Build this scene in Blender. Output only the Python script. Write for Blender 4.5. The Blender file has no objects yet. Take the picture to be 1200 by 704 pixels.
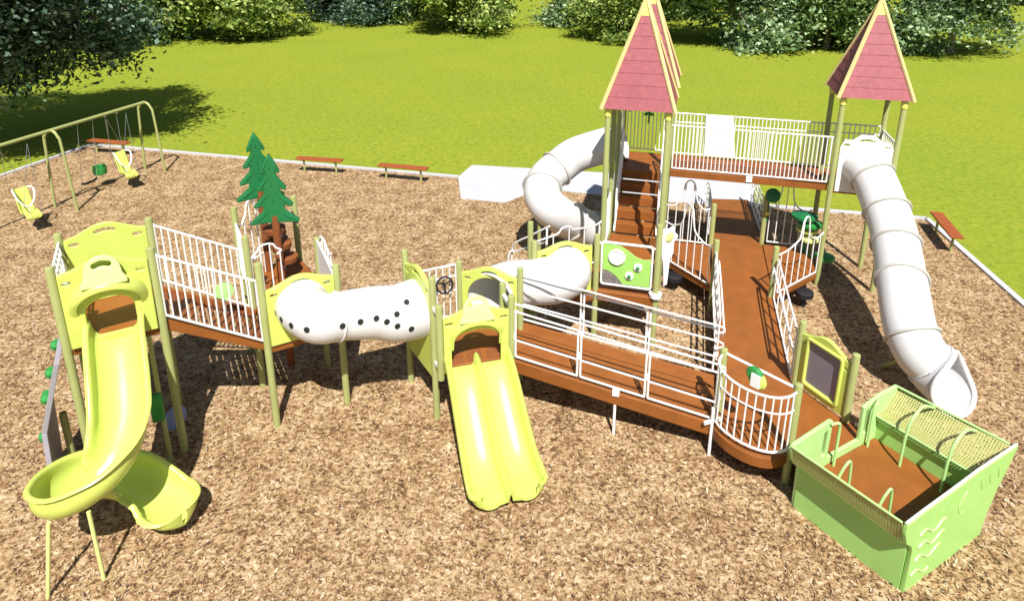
import bpy, math, random
import numpy as np
from mathutils import Vector, Matrix
R = math.radians
SC = bpy.context.scene
# ---------------------------------------------------------------- camera, world, sun, exposure
cd = bpy.data.cameras.new('camera'); cam = bpy.data.objects.new('camera', cd); SC.collection.objects.link(cam)
cam.location = (0, 0, 7.0); cam.rotation_euler = (R(73.5), 0, 0)
cd.sensor_fit = 'HORIZONTAL'; cd.sensor_width = 36; cd.lens = 23.01; cd.shift_y = -0.165
cd.clip_start = 0.1; cd.clip_end = 2000
SC.camera = cam
SUN_EL, SUN_AZ = 55.0, -83.0          # direction the light comes from (angle from +x)
w = bpy.data.worlds.new('World'); SC.world = w; w.use_nodes = True
nt = w.node_tree; bg = nt.nodes['Background']; sky = nt.nodes.new('ShaderNodeTexSky')
sky.sky_type = 'NISHITA'; sky.sun_disc = False; sky.sun_elevation = R(SUN_EL); sky.sun_rotation = R(90 - SUN_AZ)
sky.air_density = 1.3; sky.ozone_density = 2.0
nt.links.new(sky.outputs[0], bg.inputs[0]); bg.inputs[1].default_value = 0.05
sd = bpy.data.lights.new('sun', 'SUN'); sun = bpy.data.objects.new('sun', sd); SC.collection.objects.link(sun)
sd.energy = 5.0; sd.angle = R(0.5); sd.color = (1.0, 0.975, 0.93)
dv = Vector((math.cos(R(SUN_EL)) * math.cos(R(SUN_AZ)), math.cos(R(SUN_EL)) * math.sin(R(SUN_AZ)), math.sin(R(SUN_EL))))
sun.rotation_euler = dv.to_track_quat('Z', 'Y').to_euler()
SC.view_settings.view_transform = 'Standard'; SC.view_settings.look = 'None'
SC.view_settings.exposure = 0.62; SC.view_settings.gamma = 1

# ---------------------------------------------------------------- materials
def mat(name, col, rough=0.5, noise=0.0, nscale=6.0, bump=0.0, bscale=60.0, spec=0.4, coat=0.0, metal=0.0):
    m = bpy.data.materials.new(name); m.use_nodes = True; t = m.node_tree; b = t.nodes['Principled BSDF']
    b.inputs['Base Color'].default_value = (*col, 1); b.inputs['Roughness'].default_value = rough
    b.inputs['Specular IOR Level'].default_value = spec; b.inputs['Metallic'].default_value = metal
    b.inputs['Coat Weight'].default_value = coat
    tc = t.nodes.new('ShaderNodeTexCoord')
    if noise > 0:
        n = t.nodes.new('ShaderNodeTexNoise'); n.inputs['Scale'].default_value = nscale; n.inputs['Detail'].default_value = 6
        t.links.new(tc.outputs['Object'], n.inputs['Vector'])
        r = t.nodes.new('ShaderNodeValToRGB'); r.color_ramp.elements[0].position = 0.3; r.color_ramp.elements[1].position = 0.7
        r.color_ramp.elements[0].color = (*[c * (1 - noise) for c in col], 1); r.color_ramp.elements[1].color = (*[min(1, c * (1 + noise * .6)) for c in col], 1)
        t.links.new(n.outputs['Fac'], r.inputs['Fac']); t.links.new(r.outputs['Color'], b.inputs['Base Color'])
    if bump > 0:
        n = t.nodes.new('ShaderNodeTexNoise'); n.inputs['Scale'].default_value = bscale; n.inputs['Detail'].default_value = 4
        t.links.new(tc.outputs['Object'], n.inputs['Vector'])
        u = t.nodes.new('ShaderNodeBump'); u.inputs['Strength'].default_value = bump; u.inputs['Distance'].default_value = 0.01
        t.links.new(n.outputs['Fac'], u.inputs['Height']); t.links.new(u.outputs['Normal'], b.inputs['Normal'])
    return m
M = {}
M['post'] = mat('olive_powder_coat', (.34, .36, .135), .42, .08, 3, .15, 120)
M['postcap'] = mat('pale_yellow_cap', (.62, .62, .13), .4, .05)
M['lime'] = mat('lime_plastic', (.56, .64, .13), .30, .09, 1.7, .12, 90, .5)
M['limelight'] = mat('pale_lime_plastic', (.66, .73, .26), .34, .05, 3, .12, 90, .5)
M['ship'] = mat('spring_green_plastic', (.35, .61, .17), .38, .05, 2.0, .12, 90)
M['shiplight'] = mat('pale_spring_green_plastic', (.43, .67, .25), .38, .04, 2.0)
M['white'] = mat('white_powder_coat', (.80, .79, .77), .35, .04, 8)
M['tube'] = mat('white_moulded_plastic', (.64, .625, .62), .33, .05, 2, .15, 60, .45)
M['seam'] = mat('cream_tube_flange', (.52, .49, .44), .45, .05)
M['orange'] = mat('rust_orange_coated_deck', (.255, .082, .015), .55, .16, 4, .4, 90)
M['brown'] = mat('brown_timber_plastic', (.23, .07, .02), .6, .2, 7, .3, 50)
M['roof'] = mat('faded_red_roof_plastic', (.31, .078, .092), .55, .14, 9, .5, 40)
M['trim'] = mat('cream_roof_trim', (.66, .55, .24), .5, .06)
M['trimy'] = mat('yellow_roof_peak', (.72, .70, .16), .45, .05)
M['pine'] = mat('pine_green_plastic', (.014, .16, .05), .35, .1, 4, .2, 60, .5)
M['leafgreen'] = mat('leaf_green_plastic', (.03, .24, .05), .4, .08)
M['grey'] = mat('grey_plastic_sheet', (.34, .32, .36), .5, .06)
M['chalk'] = mat('slate_grey_board', (.23, .205, .25), .35, .06, 3)
M['black'] = mat('black_rubber', (.012, .012, .016), .6, .3, 12, .3, 80)
M['dark'] = mat('black_vent', (.02, .018, .016), .6)
M['chain'] = mat('galvanised_chain', (.35, .36, .38), .4, 0, metal=.7)
M['blue'] = mat('blue_plastic', (.04, .13, .42), .4, .05)
M['bluepale'] = mat('pale_blue_plastic', (.16, .26, .55), .4, .05)
M['benchseat'] = mat('red_brown_bench_board', (.30, .075, .02), .6, .15, 8)
M['kerb'] = mat('pale_concrete_kerb', (.47, .465, .48), .8, .06, 2, .1, 40)
M['bark'] = mat('tree_bark', (.30, .24, .22), .9, .4, 5, .6, 20)
M['speckle'] = mat('speckled_grey_board', (.22, .19, .18), .7, .75, 60)
M['playgreen'] = mat('play_panel_green', (.33, .60, .13), .4, .04)

def nodemat(name):
    m = bpy.data.materials.new(name); m.use_nodes = True
    return m, m.node_tree, m.node_tree.nodes['Principled BSDF']
def ramp(t, els):
    r = t.nodes.new('ShaderNodeValToRGB'); e = r.color_ramp.elements
    while len(e) < len(els): e.new(.5)
    for k, (p, c) in enumerate(els): e[k].position = p; e[k].color = (*c, 1)
    return r
def lawn_mat():
    m, t, b = nodemat('mown_lawn'); tc = t.nodes.new('ShaderNodeTexCoord'); L = t.links.new
    n1 = t.nodes.new('ShaderNodeTexNoise'); n1.inputs['Scale'].default_value = 6.5; n1.inputs['Detail'].default_value = 8; n1.inputs['Roughness'].default_value = .7
    L(tc.outputs['Object'], n1.inputs['Vector'])
    r1 = ramp(t, [(.32, (.15, .205, .020)), (.50, (.222, .262, .027)), (.68, (.295, .297, .035))]); L(n1.outputs['Fac'], r1.inputs['Fac'])
    n2 = t.nodes.new('ShaderNodeTexNoise'); n2.inputs['Scale'].default_value = .18; n2.inputs['Detail'].default_value = 3
    L(tc.outputs['Object'], n2.inputs['Vector'])
    r2 = ramp(t, [(.3, (.90, .96, .92)), (.7, (1.04, 1.0, 1.0))]); L(n2.outputs['Fac'], r2.inputs['Fac'])
    mx = t.nodes.new('ShaderNodeMix'); mx.data_type = 'RGBA'; mx.blend_type = 'MULTIPLY'; mx.inputs[0].default_value = 1
    L(r1.outputs[0], mx.inputs[6]); L(r2.outputs[0], mx.inputs[7]); L(mx.outputs[2], b.inputs['Base Color'])
    b.inputs['Roughness'].default_value = .95; b.inputs['Specular IOR Level'].default_value = .05
    n3 = t.nodes.new('ShaderNodeTexNoise'); n3.inputs['Scale'].default_value = 30; n3.inputs['Detail'].default_value = 6
    L(tc.outputs['Object'], n3.inputs['Vector'])
    u = t.nodes.new('ShaderNodeBump'); u.inputs['Strength'].default_value = .5; u.inputs['Distance'].default_value = .012
    L(n3.outputs['Fac'], u.inputs['Height']); L(u.outputs['Normal'], b.inputs['Normal'])
    return m
M['lawn'] = lawn_mat()
def mulch_mat():
    m, t, b = nodemat('shredded_bark_mulch'); tc = t.nodes.new('ShaderNodeTexCoord'); L = t.links.new
    # wood shreds: warped, stretched noise at chip size, with larger clumps over it
    wn = t.nodes.new('ShaderNodeTexNoise'); wn.inputs['Scale'].default_value = 7; wn.inputs['Detail'].default_value = 2
    L(tc.outputs['Object'], wn.inputs['Vector'])
    ad = t.nodes.new('ShaderNodeVectorMath'); ad.operation = 'MULTIPLY_ADD'; ad.inputs[1].default_value = (.06, .06, .06)
    L(wn.outputs['Color'], ad.inputs[0]); L(tc.outputs['Object'], ad.inputs[2])
    mp = t.nodes.new('ShaderNodeMapping'); mp.inputs['Scale'].default_value = (1, 1.25, 1); L(ad.outputs[0], mp.inputs['Vector'])
    n1 = t.nodes.new('ShaderNodeTexNoise'); n1.inputs['Scale'].default_value = 15; n1.inputs['Detail'].default_value = 8; n1.inputs['Roughness'].default_value = .78
    L(mp.outputs[0], n1.inputs['Vector'])
    v = t.nodes.new('ShaderNodeTexVoronoi'); v.inputs['Scale'].default_value = 22; L(mp.outputs[0], v.inputs['Vector'])
    sp = t.nodes.new('ShaderNodeSeparateColor'); L(v.outputs['Color'], sp.inputs[0])
    a1 = t.nodes.new('ShaderNodeMath'); a1.operation = 'MULTIPLY_ADD'; a1.inputs[1].default_value = .12; L(sp.outputs[0], a1.inputs[0])
    sb = t.nodes.new('ShaderNodeMath'); sb.operation = 'SUBTRACT'; sb.inputs[1].default_value = .06; L(n1.outputs['Fac'], sb.inputs[0])
    L(sb.outputs[0], a1.inputs[2])
    n2 = t.nodes.new('ShaderNodeTexNoise'); n2.inputs['Scale'].default_value = 1.8; n2.inputs['Detail'].default_value = 5; n2.inputs['Roughness'].default_value = .65
    L(tc.outputs['Object'], n2.inputs['Vector'])
    a2 = t.nodes.new('ShaderNodeMath'); a2.operation = 'MULTIPLY_ADD'; a2.inputs[1].default_value = .30; L(n2.outputs['Fac'], a2.inputs[0])
    s2 = t.nodes.new('ShaderNodeMath'); s2.operation = 'SUBTRACT'; s2.inputs[1].default_value = .14; L(a1.outputs[0], s2.inputs[0]); L(s2.outputs[0], a2.inputs[2])
    r1 = ramp(t, [(.31, (.05, .025, .014)), (.41, (.125, .066, .033)), (.49, (.29, .175, .080)), (.58, (.43, .30, .165)), (.70, (.61, .495, .34))])
    L(a2.outputs[0], r1.inputs['Fac']); L(r1.outputs[0], b.inputs['Base Color'])
    b.inputs['Roughness'].default_value = .9; b.inputs['Specular IOR Level'].default_value = .1
    u = t.nodes.new('ShaderNodeBump'); u.inputs['Strength'].default_value = .5; u.inputs['Distance'].default_value = .012
    L(a1.outputs[0], u.inputs['Height']); L(u.outputs['Normal'], b.inputs['Normal'])
    return m
M['mulch'] = mulch_mat()
def perf_mat(name, col, pitch, rad):
    m, t, b = nodemat(name); tc = t.nodes.new('ShaderNodeTexCoord'); L = t.links.new
    b.inputs['Base Color'].default_value = (*col, 1); b.inputs['Roughness'].default_value = .45
    s = t.nodes.new('ShaderNodeSeparateXYZ'); L(tc.outputs['Object'], s.inputs[0])
    def mth(op, a, v=None, c=None):
        n = t.nodes.new('ShaderNodeMath'); n.operation = op
        L(a, n.inputs[0]) if not isinstance(a, float) else None
        if v is not None:
            if isinstance(v, float): n.inputs[1].default_value = v
            else: L(v, n.inputs[1])
        return n.outputs[0]
    def fr(a): return mth('SUBTRACT', mth('FRACT', mth('MULTIPLY', a, 1 / pitch)), .5)
    x, y = fr(s.outputs[0]), fr(s.outputs[1])
    d = mth('ADD', mth('MULTIPLY', x, x), mth('MULTIPLY', y, y))
    k = mth('LESS_THAN', d, rad * rad)
    tr = t.nodes.new('ShaderNodeBsdfTransparent'); mx = t.nodes.new('ShaderNodeMixShader')
    L(k, mx.inputs[0]); L(b.outputs[0], mx.inputs[1]); L(tr.outputs[0], mx.inputs[2]); L(mx.outputs[0], t.nodes['Material Output'].inputs[0])
    return m
M['perf'] = perf_mat('perforated_olive_metal', (.42, .43, .15), .032, .31)
M['meshdeck'] = perf_mat('perforated_orange_metal', (.26, .072, .01), .045, .26)
def leaf_mat(name, lo, mid, hi):
    m, t, b = nodemat(name); L = t.links.new
    g = t.nodes.new('ShaderNodeNewGeometry'); r = ramp(t, [(0, lo), (.5, mid), (1, hi)]); L(g.outputs['Random Per Island'], r.inputs['Fac'])
    L(r.outputs[0], b.inputs['Base Color']); b.inputs['Roughness'].default_value = .55; b.inputs['Specular IOR Level'].default_value = .3
    tl = t.nodes.new('ShaderNodeBsdfTranslucent'); L(r.outputs[0], tl.inputs['Color'])
    mx = t.nodes.new('ShaderNodeMixShader'); mx.inputs[0].default_value = .3
    L(b.outputs[0], mx.inputs[1]); L(tl.outputs[0], mx.inputs[2]); L(mx.outputs[0], t.nodes['Material Output'].inputs[0])
    return m
M['leafdark'] = leaf_mat('dark_bluish_foliage', (.010, .030, .018), (.05, .11, .055), (.26, .36, .28))
M['leafmid'] = leaf_mat('mid_green_foliage', (.02, .05, .012), (.15, .25, .06), (.48, .58, .26))
M['leaflime'] = leaf_mat('yellow_green_foliage', (.03, .08, .01), (.21, .30, .05), (.60, .66, .22))
M['leafgrey'] = leaf_mat('grey_green_foliage', (.025, .055, .02), (.19, .31, .12), (.58, .70, .44))

# ---------------------------------------------------------------- object helpers
W = {}
def link(o, wm, parent=None):
    SC.collection.objects.link(o); W[o] = wm
    if parent is not None:
        o.parent = parent; o.matrix_parent_inverse = W[parent].inverted()
    o.matrix_basis = wm
    return o
def tag(o, label=None, cat=None, group=None, kind=None):
    if label: o['label'] = label
    if cat: o['category'] = cat
    if group: o['group'] = group
    if kind: o['kind'] = kind
    return o
def thing(name, label, cat, loc, group=None):
    o = bpy.data.objects.new(name, None); o.empty_display_size = .3
    link(o, Matrix.Translation(Vector(loc))); return tag(o, label, cat, group)
class MB:
    def __init__(s): s.v = []; s.f = []
    def add(s, vs, fs):
        n = len(s.v); s.v += [tuple(p) for p in vs]; s.f += [tuple(i + n for i in f) for f in fs]; return s
    def box(s, c, sz, rz=0.0, ax=None):
        X, Y, Z = ax if ax else (Vector((math.cos(rz), math.sin(rz), 0)), Vector((-math.sin(rz), math.cos(rz), 0)), Vector((0, 0, 1)))
        c = Vector(c); v = []
        for k in range(8):
            v.append(c + X * (sz[0] / 2 * (1 if k & 1 else -1)) + Y * (sz[1] / 2 * (1 if k & 2 else -1)) + Z * (sz[2] / 2 * (1 if k & 4 else -1)))
        return s.add(v, [(0, 2, 3, 1), (4, 5, 7, 6), (0, 1, 5, 4), (2, 6, 7, 3), (0, 4, 6, 2), (1, 3, 7, 5)])
    def beam(s, p, q, w, h):
        p = Vector(p); q = Vector(q); d = (q - p); L = d.length; X = d / L
        up = Vector((0, 0, 1)) if abs(X.z) < .95 else Vector((0, 1, 0))
        Y = up.cross(X).normalized(); Z = X.cross(Y)
        return s.box((p + q) / 2, (L, w, h), ax=(X, Y, Z))
    def prism(s, poly, z0, z1):
        n = len(poly); zz = z0 if isinstance(z0, (list, tuple)) else [z0] * n; z2 = z1 if isinstance(z1, (list, tuple)) else [z1] * n
        v = [(p[0], p[1], zz[i]) for i, p in enumerate(poly)] + [(p[0], p[1], z2[i]) for i, p in enumerate(poly)]
        f = [tuple(range(n))[::-1], tuple(range(n, 2 * n))] + [(i, (i + 1) % n, n + (i + 1) % n, n + i) for i in range(n)]
        return s.add(v, f)
    def tube(s, pts, r, n=8, caps=True, closed=False):
        pts = [Vector(p) for p in pts]; m = len(pts)
        rr = r if isinstance(r, (list, tuple)) else [r] * m
        tg = []
        for i in range(m):
            a = pts[(i - 1) % m] if (closed or i > 0) else pts[0]; b = pts[(i + 1) % m] if (closed or i < m - 1) else pts[-1]
            tg.append((b - a).normalized())
        up = Vector((0, 0, 1)) if abs(tg[0].z) < .9 else Vector((1, 0, 0))
        N = (up - tg[0] * up.dot(tg[0])).normalized(); v = []
        for i in range(m):
            N = (N - tg[i] * N.dot(tg[i])).normalized(); B = tg[i].cross(N)
            for k in range(n):
                a = 2 * math.pi * k / n; v.append(pts[i] + (N * math.cos(a) + B * math.sin(a)) * rr[i])
        f = []
        for i in range(m if closed else m - 1):
            j = (i + 1) % m
            for k in range(n): f.append((i * n + k, i * n + (k + 1) % n, j * n + (k + 1) % n, j * n + k))
        if caps and not closed: f += [tuple(range(n))[::-1], tuple((m - 1) * n + k for k in range(n))]
        return s.add(v, f)
    def lathe(s, c, prof, n=24, ax=None):
        c = Vector(c); X, Y, Z = ax if ax else (Vector((1, 0, 0)), Vector((0, 1, 0)), Vector((0, 0, 1))); v = []; m = len(prof)
        for r, z in prof:
            for k in range(n):
                a = 2 * math.pi * k / n; v.append(c + X * (r * math.cos(a)) + Y * (r * math.sin(a)) + Z * z)
        f = [(i * n + k, i * n + (k + 1) % n, (i + 1) * n + (k + 1) % n, (i + 1) * n + k) for i in range(m - 1) for k in range(n)]
        f += [tuple(range(n))[::-1], tuple((m - 1) * n + k for k in range(n))]
        return s.add(v, f)
    def build(s, name, m, parent=None, smooth=40, bevel=0.0, recalc=True):
        a = np.array([tuple(p) for p in s.v]); c = (a.min(0) + a.max(0)) / 2
        me = bpy.data.meshes.new(name); me.from_pydata([tuple(p) for p in (a - c)], [], s.f)
        if recalc:
            import bmesh
            b = bmesh.new(); b.from_mesh(me); bmesh.ops.recalc_face_normals(b, faces=b.faces); b.to_mesh(me); b.free()
        me.materials.append(m)
        if smooth:
            me.polygons.foreach_set('use_smooth', [True] * len(me.polygons)); me.set_sharp_from_angle(angle=R(smooth))
        o = bpy.data.objects.new(name, me); link(o, Matrix.Translation(Vector(c)), parent)
        if bevel:
            bv = o.modifiers.new('soft_edges', 'BEVEL'); bv.width = bevel; bv.segments = 2; bv.limit_method = 'ANGLE'; bv.angle_limit = R(40)
        return o
def panel(name, m, parent, outline, holes, thick, org, xd, yd=(0, 0, 1), bevel=.012):
    """flat moulded sheet with real holes, standing at org with local x along xd and y along yd"""
    cu = bpy.data.curves.new(name, 'CURVE'); cu.dimensions = '2D'; cu.fill_mode = 'BOTH'
    cu.extrude = max(thick / 2 - bevel, .001); cu.bevel_depth = bevel; cu.bevel_resolution = 2; cu.offset = -bevel
    for pl in [outline] + holes:
        sp = cu.splines.new('POLY'); sp.points.add(len(pl) - 1)
        for k, p in enumerate(pl): sp.points[k].co = (p[0], p[1], 0, 1)
        sp.use_cyclic_u = True
    tmp = bpy.data.objects.new(name, cu); SC.collection.objects.link(tmp)
    dg = bpy.context.evaluated_depsgraph_get(); me = bpy.data.meshes.new_from_object(tmp.evaluated_get(dg)); me.name = name
    bpy.data.objects.remove(tmp); bpy.data.curves.remove(cu)
    me.materials.clear(); me.materials.append(m)
    me.polygons.foreach_set('use_smooth', [True] * len(me.polygons)); me.set_sharp_from_angle(angle=R(35))
    X = Vector(xd).normalized(); Y = Vector(yd).normalized(); Z = X.cross(Y).normalized()
    wm = Matrix(((X.x, Y.x, Z.x, org[0]), (X.y, Y.y, Z.y, org[1]), (X.z, Y.z, Z.z, org[2]), (0, 0, 0, 1)))
    return link(bpy.data.objects.new(name, me), wm, parent)
def circ(cx, cy, r, n=36, ry=None): return [(cx + r * math.cos(2 * math.pi * k / n), cy + (ry or r) * math.sin(2 * math.pi * k / n)) for k in range(n)]
def slot(cx, cy, w, h, bend=0.0, n=10):
    o = []
    for k in range(n + 1): a = -math.pi / 2 + math.pi * k / n; o.append((cx + w / 2 - h / 2 + h / 2 * math.cos(a), cy + h / 2 * math.sin(a) - bend))
    for k in range(1, 6): t = k / 6; o.append((cx + (w / 2 - h / 2) * (1 - 2 * t), cy + h / 2 + bend * (1 - (1 - 2 * t) ** 2) - bend))
    for k in range(n + 1): a = math.pi / 2 + math.pi * k / n; o.append((cx - w / 2 + h / 2 + h / 2 * math.cos(a), cy + h / 2 * math.sin(a) - bend))
    for k in range(1, 6): t = k / 6; o.append((cx - (w / 2 - h / 2) * (1 - 2 * t), cy - h / 2 + bend * (1 - (1 - 2 * t) ** 2) - bend))
    return o
def rrect(x0, y0, x1, y1, r, n=5):
    o = []
    for cx, cy, a0 in ((x1 - r, y0 + r, -90), (x1 - r, y1 - r, 0), (x0 + r, y1 - r, 90), (x0 + r, y0 + r, 180)):
        for k in range(n + 1): a = R(a0 + 90 * k / n); o.append((cx + r * math.cos(a), cy + r * math.sin(a)))
    return o
def spline(P, n=8, closed=False):
    P = [Vector(p) for p in P]; out = []; m = len(P)
    for i in range(m if closed else m - 1):
        g = (lambda k: P[k % m]) if closed else (lambda k: P[max(0, min(m - 1, k))])
        a, b, c, d = g(i - 1), g(i), g(i + 1), g(i + 2)
        for k in range(n):
            t = k / n; out.append(.5 * ((2 * b) + (c - a) * t + (2 * a - 5 * b + 4 * c - d) * t * t + (3 * b - a - 3 * c + d) * t ** 3))
    if not closed: out.append(P[-1])
    return out
AL = R(-15.2); U = Vector((math.cos(AL), math.sin(AL))); V = Vector((-U.y, U.x)); RA = Vector((2.95, 7.86))
def uv(u, v): return RA + U * u + V * v          # plan position in the playground's own grid
def P3(p, z): return Vector((p[0], p[1], z))
def post(parent, p, h, z0=0.0, r=.052, m='post', cap=None, name='post'):
    o = MB().lathe((p[0], p[1], 0), [(r, z0 - (.05 if z0 == 0 else 0)), (r, h - .02), (r * .93, h - .006), (r * .75, h)], 20).build(name, M[m], parent)
    if cap: MB().lathe((p[0], p[1], 0), [(r * 1.22, h - .10), (r * 1.3, h - .03), (r * 1.1, h + .03), (r * .5, h + .055)], 18).build('cap', M[cap], o)
    return o
def rail(parent, P, Q, zb, zt, n=9, mid=(), zb2=None, zt2=None, r=.012, rf=.017, name='railing', m='white', inset=.05, gate=False):
    """welded balustrade between plan points P and Q; heights may slope"""
    P = Vector(P); Q = Vector(Q); zb2 = zb if zb2 is None else zb2; zt2 = zt if zt2 is None else zt2
    L = (Q - P).length; e = inset / L; A = P.lerp(Q, e); B = P.lerp(Q, 1 - e); b = MB()
    f = lambda t, s: P3(A.lerp(B, t), (zb + (zb2 - zb) * t) * (1 - s) + (zt + (zt2 - zt) * t) * s)
    b.tube([f(0, 0), f(1, 0)], rf, 8); b.tube([P3(P, zt), P3(Q, zt2)], rf, 8)
    b.tube([f(0, 0), f(0, 1)], rf, 8); b.tube([f(1, 0), f(1, 1)], rf, 8)
    for s in mid: b.tube([f(0, s), f(1, s)], rf * .8, 6)
    for k in range(1, n): b.tube([f(k / n, 0), f(k / n, 1)], r, 6)
    return b.build(name, M[m], parent)
def arch_rail(parent, P, Q, zb, h, n=6, peak=.5, pk=.5, name='railing'):
    """hoop-topped balustrade: a bent top pipe that rises into one tall narrow hoop"""
    P = Vector(P); Q = Vector(Q); b = MB(); A = P.lerp(Q, .06); B = P.lerp(Q, .94)
    L = (Q - P).length; hw = .14 / L
    top = [(0, .0), (.06, .0), (.2, .01), (peak - hw * 1.5, pk * .2), (peak - hw, pk * .45), (peak - hw * .7, pk * .85), (peak, pk), (peak + hw * .7, pk * .85), (peak + hw, pk * .45), (peak + hw * 1.5, pk * .15), (.85, -.03), (1, .03)]
    pts = spline([P3(P.lerp(Q, t), zb + h + dz) for t, dz in top], 6)
    b.tube(pts, .016, 8); b.tube([P3(A, zb), P3(B, zb)], .016, 8)
    for k in range(n + 1):
        t = k / n * .88 + .06; q = P.lerp(Q, t)
        zt = min(pts, key=lambda p: (p.xy - q).length).z
        b.tube([P3(q, zb), P3(q, zt)], .012, 6)
    return b.build(name, M['white'], parent)
def deck(parent, poly, z, th=.16, name='platform', m='orange', bevel=.012):
    return MB().prism([tuple(p) for p in poly], z - th, z).build(name, M[m], parent, bevel=bevel, smooth=30)
# ---------------------------------------------------------------- ground, border, path
def sheet(name, m, poly, z):
    me = bpy.data.meshes.new(name); me.from_pydata([(p[0], p[1], z) for p in poly], [], [tuple(range(len(poly)))]); me.materials.append(M[m])
    return tag(link(bpy.data.objects.new(name, me), Matrix.Identity(4)), kind='structure')
sheet('lawn', 'lawn', [(-900, -300), (900, -300), (900, 1200), (-900, 1200)], -.03)
BL = Vector((-14.800, 21.940)); BR = Vector((10.745, 15.613)); BRN = Vector((10.159, 11.470)); BLN = Vector((-15.633, 18.769))
nr = BR + (BRN - BR) * 3.2; nl = BL + (BLN - BL) * 6.0
sheet('mulch_bed', 'mulch', [BL, BR, nr, (nr.x, -4), (nl.x - 2, -4), nl], 0.0)
path = [(-1.64, 18.70), (-1.28, 19.78), (1.07, 19.38), (4.18, 18.84), (7.22, 18.26), (6.60, 16.51), (4.69, 16.69), (3.45, 16.94), (1.23, 17.64), (0.61, 17.51), (-0.19, 16.69), (-1.43, 17.00)]
k = MB().prism([tuple(p) for p in path], -.06, .02).build('concrete_path', M['kerb'], smooth=0); tag(k, kind='structure')
k = MB()
def kerb(a, b, w=.13):
    a = Vector(a); b = Vector(b); k.beam(P3(a, .0), P3(b, .0), w, .10)
pL = Vector((-1.636, 18.695)); pR = Vector((6.599, 16.514))
kerb(nl, BL); kerb(BL, pL); kerb(pR, BR); kerb(BR, nr)
k.build('border_kerb', M['kerb'], smooth=0); k = bpy.data.objects['border_kerb']; tag(k, kind='structure')

# ---------------------------------------------------------------- trees
rng = np.random.default_rng(7)
def crown_mesh(name, m, lobes, nclump, nleaf, size, spread, seed, droop=.35, base=-1.0):
    """leaf-sized faces in clumps spread through and over several uneven lobes"""
    r = np.random.default_rng(seed); cen = []
    wts = np.array([l[3] ** 2 for l in lobes]); wts = wts / wts.sum()
    for _ in range(nclump):
        l = lobes[r.choice(len(lobes), p=wts)]; d = r.normal(size=3); d /= np.linalg.norm(d); q = l[3] * (r.uniform(.35, 1.35) ** .5)
        c = np.array(l[:3]) + d * q * np.array([1, 1, .8])
        cen.append((c, d))
    vs = []; fs = []
    for c, d in cen:
        s = spread * r.uniform(.5, 1.4)
        n = int(nleaf * r.uniform(.5, 1.4)); P = c + r.normal(size=(n, 3)) * s * np.array([1, 1, .55]); P[:, 2] -= droop * np.linalg.norm((P - c)[:, :2], axis=1)
        P = P[P[:, 2] > base]; n = len(P)
        if n == 0: continue
        a = r.normal(size=(n, 3)); a[:, 2] *= .6; a /= np.linalg.norm(a, axis=1)[:, None]; b = np.cross(a, d + r.normal(size=(n, 3)) * .6); b /= (np.linalg.norm(b, axis=1)[:, None] + 1e-6)
        L = (size * r.uniform(.6, 1.5, n))[:, None]; Wd = L * .55
        k0 = len(vs)
        q = np.stack([P - a * L * .5, P + b * Wd * .5, P + a * L * .5, P - b * Wd * .5], 1).reshape(-1, 3)
        k0 = sum(len(x) for x in vs) if vs else 0
        vs.append(q); fs.append((np.arange(n)[:, None] * 4 + np.arange(4)[None]) + k0)
    v = np.concatenate(vs); f = np.concatenate(fs)
    me = bpy.data.meshes.new(name); me.vertices.add(len(v)); me.vertices.foreach_set('co', v.ravel().astype(np.float32))
    me.loops.add(f.size); me.loops.foreach_set('vertex_index', f.ravel().astype(np.int32)); me.polygons.add(len(f))
    me.polygons.foreach_set('loop_start', np.arange(0, f.size, 4, dtype=np.int32)); me.update(calc_edges=True); me.validate()
    me.materials.append(M[m]); return me
def trunk_mesh(name, h, r0, lobes, seed):
    r = random.Random(seed); b = MB(); top = Vector((r.uniform(-.3, .3), r.uniform(-.3, .3), h))
    b.tube(spline([(0, 0, -.2), (.05, .03, h * .35), tuple(top * .7), tuple(top)], 4), [r0 * (1 - .75 * i / 12) for i in range(13)], 9)
    for l in lobes:
        for j in range(3):
            st = Vector((0, 0, h * r.uniform(.25, .8))); d = Vector((r.gauss(0, 1), r.gauss(0, 1), r.gauss(0, .6))).normalized()
            e = Vector(l[:3]) + d * l[3] * .85; mid = st.lerp(e, .5) + Vector((r.uniform(-.3, .3), r.uniform(-.3, .3), .35))
            pts = spline([st, mid, e], 4); b.tube(pts, [max(.015, r0 * .42 * (1 - i / len(pts))) for i in range(len(pts))], 5)
    a = b.v; me = bpy.data.meshes.new(name); me.from_pydata(a, [], b.f); me.materials.append(M['bark']); me.polygons.foreach_set('use_smooth', [True] * len(me.polygons)); return me
def mklobes(seed, R0, H, n):
    r = random.Random(seed); o = [(0, 0, H * .6, R0 * .62)]
    for k in range(n):
        a = 2 * math.pi * k / n + r.uniform(-.4, .4); z = r.uniform(.10, .8) * H; q = R0 * (.62 if z < H * .55 else .4) * r.uniform(.8, 1.15)
        o.append((q * math.cos(a), q * math.sin(a), z, R0 * r.uniform(.3, .5)))
    return o
TREES = {}
for kind, m, seed, R0, H, ncl, nlf, sz, sp in [('dark', 'leafdark', 3, 4.6, 9, 260, 150, .22, .50), ('mid', 'leafmid', 5, 4.6, 8, 260, 130, .27, .55), ('lime', 'leaflime', 8, 4.2, 7.5, 240, 130, .27, .55), ('grey', 'leafgrey', 11, 4.6, 8, 260, 130, .26, .62), ('mix', 'leafmid', 17, 5.0, 7.5, 260, 120, .32, .65)]:
    lb = mklobes(seed, R0, H, 11)
    TREES[kind] = (crown_mesh(kind + '_crown', m, lb, ncl, nlf, sz, sp, seed, base=.1), trunk_mesh(kind + '_trunk', H * .8, .24, lb, seed))
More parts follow.
